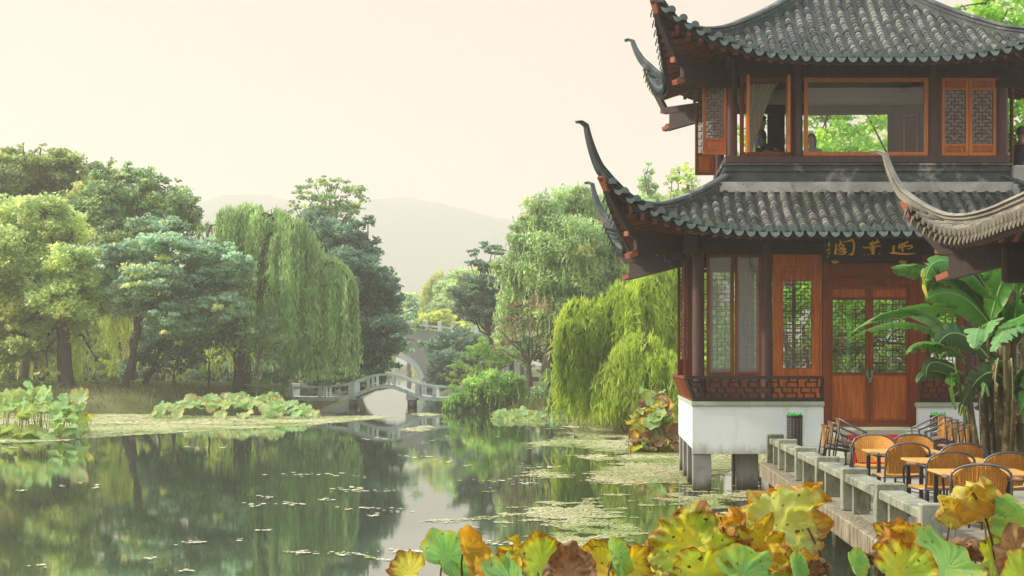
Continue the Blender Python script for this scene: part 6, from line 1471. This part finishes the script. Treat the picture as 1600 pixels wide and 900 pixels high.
# ================================================================ FOREGROUND LOTUS
FG=[
 ('big upright lotus leaf mottled lime, yellow and brown, tallest before the railing',1216,818,8.2,78,'lo_cream',(84,20),20,dict(cup=.10,wave=.09,fold=1.3,fold_ang=1.3,ragged=.10,lobes=4,crumple=.35),None),
 ('yellow crumpled flap folded forward under the tallest lotus leaf',1188,856,8.0,50,'lo_yellow',(82,-24),60,dict(cup=.15,wave=.16,fold=1.1,fold_ang=.3,ragged=.10,crumple=.35),None),
 ('lime and brown pleated lotus leaf left of the tallest leaf',1084,856,8.0,62,'lo_lime',(76,-14),10,dict(cup=.12,wave=.16,fold=.5,fold_ang=1.0,ragged=.06,lobes=6,crumple=.3),None),
 ('round yellow green lotus leaf low in front with clear radiating veins',1098,898,7.4,46,'lo_lime',(74,14),0,dict(cup=.2,wave=.14,fold=1.2,fold_ang=1.1,ragged=.04),None),
 ('flat lime lotus leaf tucked behind the pleated leaf',1034,868,8.3,34,'lo_lime',(75,-40),0,dict(cup=.1,wave=.08,ragged=.05),None),
 ('dry rolled brown lotus leaf hanging between the pleated and the tallest leaf',1128,822,8.4,36,'lo_orange',(95,60),0,dict(cup=.2,fold=1.7,fold_ang=1.5,wave=.14,crumple=.4,ragged=.14),None),
 ('green lotus leaf spreading flat below the tallest leaf',1160,898,7.4,50,'lo_green',(60,30),0,dict(cup=.1,wave=.16,fold=1.6,fold_ang=.9,ragged=.09),None),
 ('large green lotus leaf with brown rim rising at the far left of the foreground',700,872,8.5,54,'lo_green',(84,40),0,dict(cup=.12,wave=.10,fold=1.7,fold_ang=1.0,ragged=.09),None),
 ('narrow folded olive lotus leaf pointing up at the left of the foreground',730,862,8.4,40,'lo_orange',(95,50),0,dict(cup=.1,wave=.06,fold=1.9,fold_ang=.5,ragged=.05),None),
 ('orange mottled lotus leaf lying lowest at the left end of the foreground',640,893,8.3,32,'lo_yellow',(60,-30),0,dict(cup=.2,wave=.10,fold=.4,ragged=.08),None),
 ('brown curled lotus leaf behind the lime leaf in the left foreground',815,868,8.6,34,'lo_yellow',(86,-30),0,dict(cup=.2,wave=.16,fold=1.5,fold_ang=1.1,ragged=.14,crumple=.35),None),
 ('lime lotus leaf with brown rim in the left foreground',848,880,8.2,44,'lo_lime',(78,24),0,dict(cup=.15,wave=.10,fold=.9,fold_ang=.8,ragged=.06),None),
 ('pale dried lotus leaf with parallel creases beside the yellow leaf',890,898,7.8,44,'lo_brown',(70,10),0,dict(cup=.2,wave=.12,fold=.6,crumple=.3),None),
 ('bright yellow lotus leaf spreading wide in the middle foreground',938,888,8.2,44,'lo_yellow',(78,-8),0,dict(cup=.16,wave=.06,fold=.7,fold_ang=1.4,ragged=.05),None),
 ('orange yellow lotus leaf overlapping the right of the wide yellow leaf',985,884,8.0,32,'lo_yellow',(80,22),90,dict(cup=.18,wave=.12,fold=.3,ragged=.10),None),
 ('narrow rolled green lotus leaf standing between the two yellow leaves',962,872,7.9,32,'lo_green',(92,36),0,dict(cup=.1,fold=2.2,fold_ang=.35,wave=.04,ragged=.04),None),
 ('orange brown curled lotus leaf hanging before the wicker chairs',1498,783,7.9,50,'lo_orange',(96,14),30,dict(cup=.5,wave=.05,fold=1.0,fold_ang=1.5,ragged=.08,crumple=.3,curl=.15),None),
 ('ragged yellow green lotus leaf beside the hanging orange leaf',1532,792,8.1,28,'lo_lime',(88,-40),0,dict(cup=.2,wave=.2,fold=1.4,fold_ang=.9,ragged=.2,crumple=.4),None),
 ('withered brown lotus leaf collapsed on its stalk by the railing base',1376,868,8.3,30,'lo_brown',(105,-10),0,dict(cup=.9,wave=.12,fold=1.9,fold_ang=1.5,ragged=.12,crumple=.4),None),
 ('golden and brown drooping lotus leaf before the nearest railing post',1420,855,8.4,46,'lo_orange',(72,-24),0,dict(cup=.3,wave=.14,fold=.9,fold_ang=1.7,ragged=.12,crumple=.35),None),
 ('golden yellow ragged lotus leaf left of the drooping brown one',1392,842,8.5,26,'lo_yellow',(80,-40),0,dict(cup=.2,wave=.18,ragged=.16,fold=.6),None),
 ('wide smooth green lotus leaf folded in a valley at the lower right',1478,888,7.7,66,'lo_green',(70,-35),0,dict(cup=.10,wave=.10,fold=1.7,fold_ang=1.1,ragged=.08),None),
 ('lime lotus leaf with yellow blotches in front of the drooping leaf',1410,898,7.6,52,'lo_lime',(72,14),0,dict(cup=.14,wave=.08,fold=.9,fold_ang=.5,ragged=.06),None),
 ('shrivelled tan lotus leaf with long pleats right of the green valley leaf',1522,852,8.2,38,'lo_brown',(110,-24),0,dict(cup=.8,wave=.08,fold=1.6,fold_ang=1.2,ragged=.1,crumple=.35),None),
 ('smooth pale green lotus leaf reaching in from the right edge',1596,812,7.8,50,'lo_green',(84,-50),0,dict(cup=.16,wave=.14,fold=1.5,fold_ang=1.2,ragged=.05),None),
 ('lime lotus leaf below the smooth pale one near the right edge',1552,872,7.9,34,'lo_lime',(68,20),0,dict(cup=.2,wave=.12,fold=.6,ragged=.1),None),
 ('brown and cream veined lotus leaf in the lower right corner',1588,866,7.6,40,'lo_brown',(86,-14),0,dict(cup=.2,wave=.14,fold=.9,ragged=.08),None),
 ('yellow edged green lotus leaf in the lowest right corner',1600,910,7.0,44,'lo_lime',(70,10),0,dict(cup=.2,wave=.12,fold=.3),None),
 ('small green lotus leaf low between the withered leaves',1335,882,8.0,24,'lo_green',(80,34),0,dict(cup=.15,fold=1.3,fold_ang=.4,wave=.05),None),
 ('dry tan folded lotus leaf standing behind small stalks below the terrace edge',1262,884,8.2,30,'lo_brown',(100,20),0,dict(cup=.3,fold=1.8,fold_ang=1.5,wave=.08,crumple=.35),None),
 ('orange lotus leaf low behind the green leaf under the tallest one',1218,888,8.1,34,'lo_lime',(80,-10),0,dict(cup=.2,fold=.6,wave=.12),None),
 ('small green rolled lotus leaf below the terrace edge',1244,885,7.8,22,'lo_green',(92,20),0,dict(cup=.15,fold=1.6,fold_ang=.3,wave=.05),None),
 ('small orange brown lotus leaf in the bottom left of the foreground',762,893,8.0,26,'lo_orange',(70,10),0,dict(cup=.2,fold=.8,wave=.16,ragged=.1),None),
 ('flat green lotus leaf cut by the bottom edge left of centre',798,910,7.2,46,'lo_green',(70,-20),0,dict(cup=.15,wave=.14,fold=1.6,fold_ang=.7,ragged=.09),None),
]
for (lab,px,py,d,rp,mt_,tilt,spin,kw,_s) in FG:
    lotus_leaf(lab,px,py,d,rp,mt_,tilt,spin,stalk='stalk_brown' if mt_ in('lo_brown','lo_orange') else 'stalk',NR=14,NA=72,**kw)
# bare bent stalks
for (lab,pts,d) in (('bent dry stalk crossing the gap right of the pleated leaf',[(1122,800),(1133,832),(1140,860),(1150,905)],8.3),('thick green brown stalk rising to the back of the tallest leaf',[(1262,825),(1275,850),(1290,880),(1300,915)],8.2),
    ('long bent stalk arching beside the orange curled leaf',[(1520,770),(1542,800),(1553,850),(1562,915)],7.9),('dry stalk hooked over the drooping brown leaf',[(1440,830),(1452,835),(1458,860),(1462,910)],8.2)):
    root=empty('lotus_stalk',(X(pts[-1][0],d),d,0),lab,'lotus stalk','bare lotus stalks in the foreground')
    P=[at(p[0],p[1],d) for p in pts]; P.append(Vector((P[-1].x,d,-.3)))
    q=[bez(P[:4],i/14) for i in range(15)]+[P[-1]]; MB().tube(q,[.007]*10+[.009]*6,6).build('stem',M['stalk_brown'],root,smooth=True)

# ================================================================ PEOPLE
def skin_obj(name, verts, edges, radii, parent, mat, sub=2):
    me=bpy.data.meshes.new(name); me.from_pydata([tuple(v) for v in verts],edges,[]); o=bpy.data.objects.new(name,me); COL.objects.link(o)
    sk=o.modifiers.new('skin','SKIN'); 
    for i,r_ in enumerate(radii): me.skin_vertices[0].data[i].radius=(r_,r_) if not hasattr(r_,'__len__') else r_
    me.skin_vertices[0].data[0].use_root=True
    ss=o.modifiers.new('sub','SUBSURF'); ss.levels=sub; ss.render_levels=sub
    dg=bpy.context.evaluated_depsgraph_get(); m2=bpy.data.meshes.new_from_object(o.evaluated_get(dg)); 
    o.modifiers.clear(); o.data=m2; m2.materials.clear(); m2.materials.append(M[mat]); m2.polygons.foreach_set('use_smooth',[True]*len(m2.polygons)); o.parent=parent
    return o
def person(label, x, y, seatz, rz, cloth, hair, s=1.0, bun=False, lean=.05, trousers='cloth_grey'):
    """seated; local facing +Y"""
    root=empty('person',(x,y,seatz),label,'person',None,rz); root.scale=(s,s,s)
    # body (skin) : pelvis at origin
    v=[(0,0,.10),(0,.0,.28),(0,lean*.6,.44),(0,lean,.53),(0,lean,.60),(0,lean+.015,.665),(0,lean+.02,.75),(0,lean+.01,.83)]
    r_=[(.145,.11),(.13,.10),(.165,.105),(.10,.07),(.048,.05),(.062,.075),(.078,.095),(.055,.065)]
    e=[(i,i+1) for i in range(7)]
    for sx in (-1,1):
        b0=len(v); v+=[(sx*.17,lean*.8,.50),(sx*.23,.04,.25),(sx*.17,.26,.16),(sx*.13,.32,.155)]; r_+=[.055,.043,.036,.025]; e+=[(3,b0),(b0,b0+1),(b0+1,b0+2),(b0+2,b0+3)]
        for k in range(5):
            fx=sx*(.13+(k-2)*.014); fb_=len(v); v+=[(fx,.36+.004*(2-abs(k-2)),.153),(fx,.39+.008*(2-abs(k-2)),.14)] if k else [(sx*.165,.335,.150),(sx*.178,.352,.138)]
            r_+=[.0085,.007]; e+=[(b0+3,fb_),(fb_,fb_+1)]
        c0=len(v); v+=[(sx*.09,.02,.08),(sx*.11,.42,.07),(sx*.11,.44,-.33),(sx*.11,.46,-.40),(sx*.11,.56,-.42)]; r_+=[.085,.062,.042,.038,.030]; e+=[(0,c0),(c0,c0+1),(c0+1,c0+2),(c0+2,c0+3),(c0+3,c0+4)]
    body=skin_obj('body',v,e,r_,root,'skin')
    # nose, ears, mouth, eyes belong to the face
    f=MB(); hy=lean+.02
    f.add([(-.012,hy+.088,.735),(.012,hy+.088,.735),(0,hy+.118,.722),(0,hy+.09,.775)],[(0,1,2),(0,2,3),(1,3,2),(0,3,1)])
    for sx in (-1,1): f.tube([(sx*.076,hy-.005,.73),(sx*.088,hy-.015,.75),(sx*.084,hy-.01,.775)],[.010,.012,.006],6)
    f.build('face_relief',M['skin'],root,smooth=True,world=False)
    f=MB()
    for sx in (-1,1): f.tube([(sx*.03,hy+.080,.765),(sx*.03,hy+.088,.765)],[.010,.006],8)
    f.tube([(-.022,hy+.084,.698),(0,hy+.092,.696),(.022,hy+.084,.698)],.005,5); f.build('eyes_and_mouth',M['hair'],root,world=False)
    # jacket follows the torso and arms
    tv=[(0,0,.06),(0,.0,.28),(0,lean*.6,.44),(0,lean,.525),(0,lean,.565)]; tr_=[(.165,.13),(.15,.12),(.185,.125),(.12,.09),(.062,.062)]; te=[(0,1),(1,2),(2,3),(3,4)]
    for sx in (-1,1):
        b0=len(tv); tv+=[(sx*.175,lean*.8,.50),(sx*.24,.04,.25),(sx*.175,.255,.165)]; tr_+=[.070,.056,.046]; te+=[(3,b0),(b0,b0+1),(b0+1,b0+2)]
    skin_obj('jacket',tv,te,tr_,root,cloth)
    tv=[(0,0,.07)]; tr_=[(.165,.12)]; te=[]
    for sx in (-1,1):
        c0=len(tv); tv+=[(sx*.09,.04,.08),(sx*.11,.42,.07),(sx*.11,.44,-.30)]; tr_+=[.10,.075,.058]; te+=[(0,c0),(c0,c0+1),(c0+1,c0+2)]
    skin_obj('trousers',tv,te,tr_,root,trousers)
    h=MB(); n=14; rows=9
    for i in range(rows+1):
        ph=math.pi*.62*i/rows
        for k in range(n):
            a=2*math.pi*k/n; fr=max(0,math.sin(a)); lo=ph*(1-.42*fr); 
            h.v.append((.090*math.sin(lo)*math.cos(a), hy-.008+.108*math.sin(lo)*math.sin(a), .765+.118*math.cos(lo)))
    for i in range(rows):
        for k in range(n): h.f.append([i*n+k,(i+1)*n+k,(i+1)*n+(k+1)%n,i*n+(k+1)%n])
    if bun: h.tube([(0,hy-.09,.74),(0,hy-.11,.66),(0,hy-.09,.52)],[.06,.062,.03],10); 
    if bun:
        for sx in (-1,1): h.tube([(sx*.075,hy,.80),(sx*.088,hy,.70),(sx*.085,hy,.58)],[.02,.022,.012],6)
    h.build('hair',M[hair],root,smooth=True,world=False)
    return root
person('person in dark clothes in profile behind the sheer curtain', X(1188,30.0), 30.0, 6.345, R(-90), 'cloth_dark','hair',.98,lean=.02)
person('person with dark hair looking out low at the left of the wide window', X(1270,29.98), 29.98, 5.93+.05, R(150), 'cloth_pale','hair',.98,bun=True)
person('grey haired person in a slate jacket seated at the right end of the upper storey', X(1594,30.6), 30.6, 6.08, R(-60), 'cloth_grey','hair_grey',1.15,lean=.03)

# ================================================================ GRASS AND REEDS
def grass(name, pts, h, m, n_per):
    Vs=[];T=[]
    for (x,y,z) in pts:
        for _ in range(n_per):
            a=rng.uniform(0,6.28); hh=h*rng.uniform(.5,1.3); px_=x+rng.normal()*.25; py_=y+rng.normal()*.25; w_=.03*h/.4; ox,oy=rng.normal(size=2)*hh*.3
            Vs += [(px_-w_,py_,z),(px_+w_,py_,z),(px_+ox*.5+w_*.6,py_+oy*.5,z+hh*.6),(px_+ox,py_+oy,z+hh)]; T.append(rng.uniform(0,1))
    V=np.array(Vs); tag(link_mesh(name,V,np.arange(len(V)).reshape(-1,4),m,attrs={'tint':('FACE',T)}),kind='stuff')
LM['grass']=leafmat('bank_grass',(0.10,0.14,0.04),(0.20,0.24,0.07),(0.32,0.30,0.10),transl=.3)
P_=rng.uniform((-48,72),(-12,92),(6500,2)); sd_=poly_sd(P_,LEFT); P_=P_[(sd_>.2)&((sd_<4)|(rng.random(len(P_))<.4))]; sd_=poly_sd(P_,LEFT)
grass('grass',[(p[0],p[1],1.15*(1-math.exp(-s*.75/1.15))-.05) for p,s in zip(P_,sd_)],.28,LM['grass'],7)
P_=rng.uniform((-12,36),(14,80),(5000,2)); sd_=poly_sd(P_,RIGHT); k_=(sd_>.1)&(sd_<6); P_=P_[k_]; sd_=sd_[k_]
grass('grass',[(p[0],p[1],.75*(1-math.exp(-s*.6/.75))-.05) for p,s in zip(P_,sd_)],.30,LM['grass'],8)
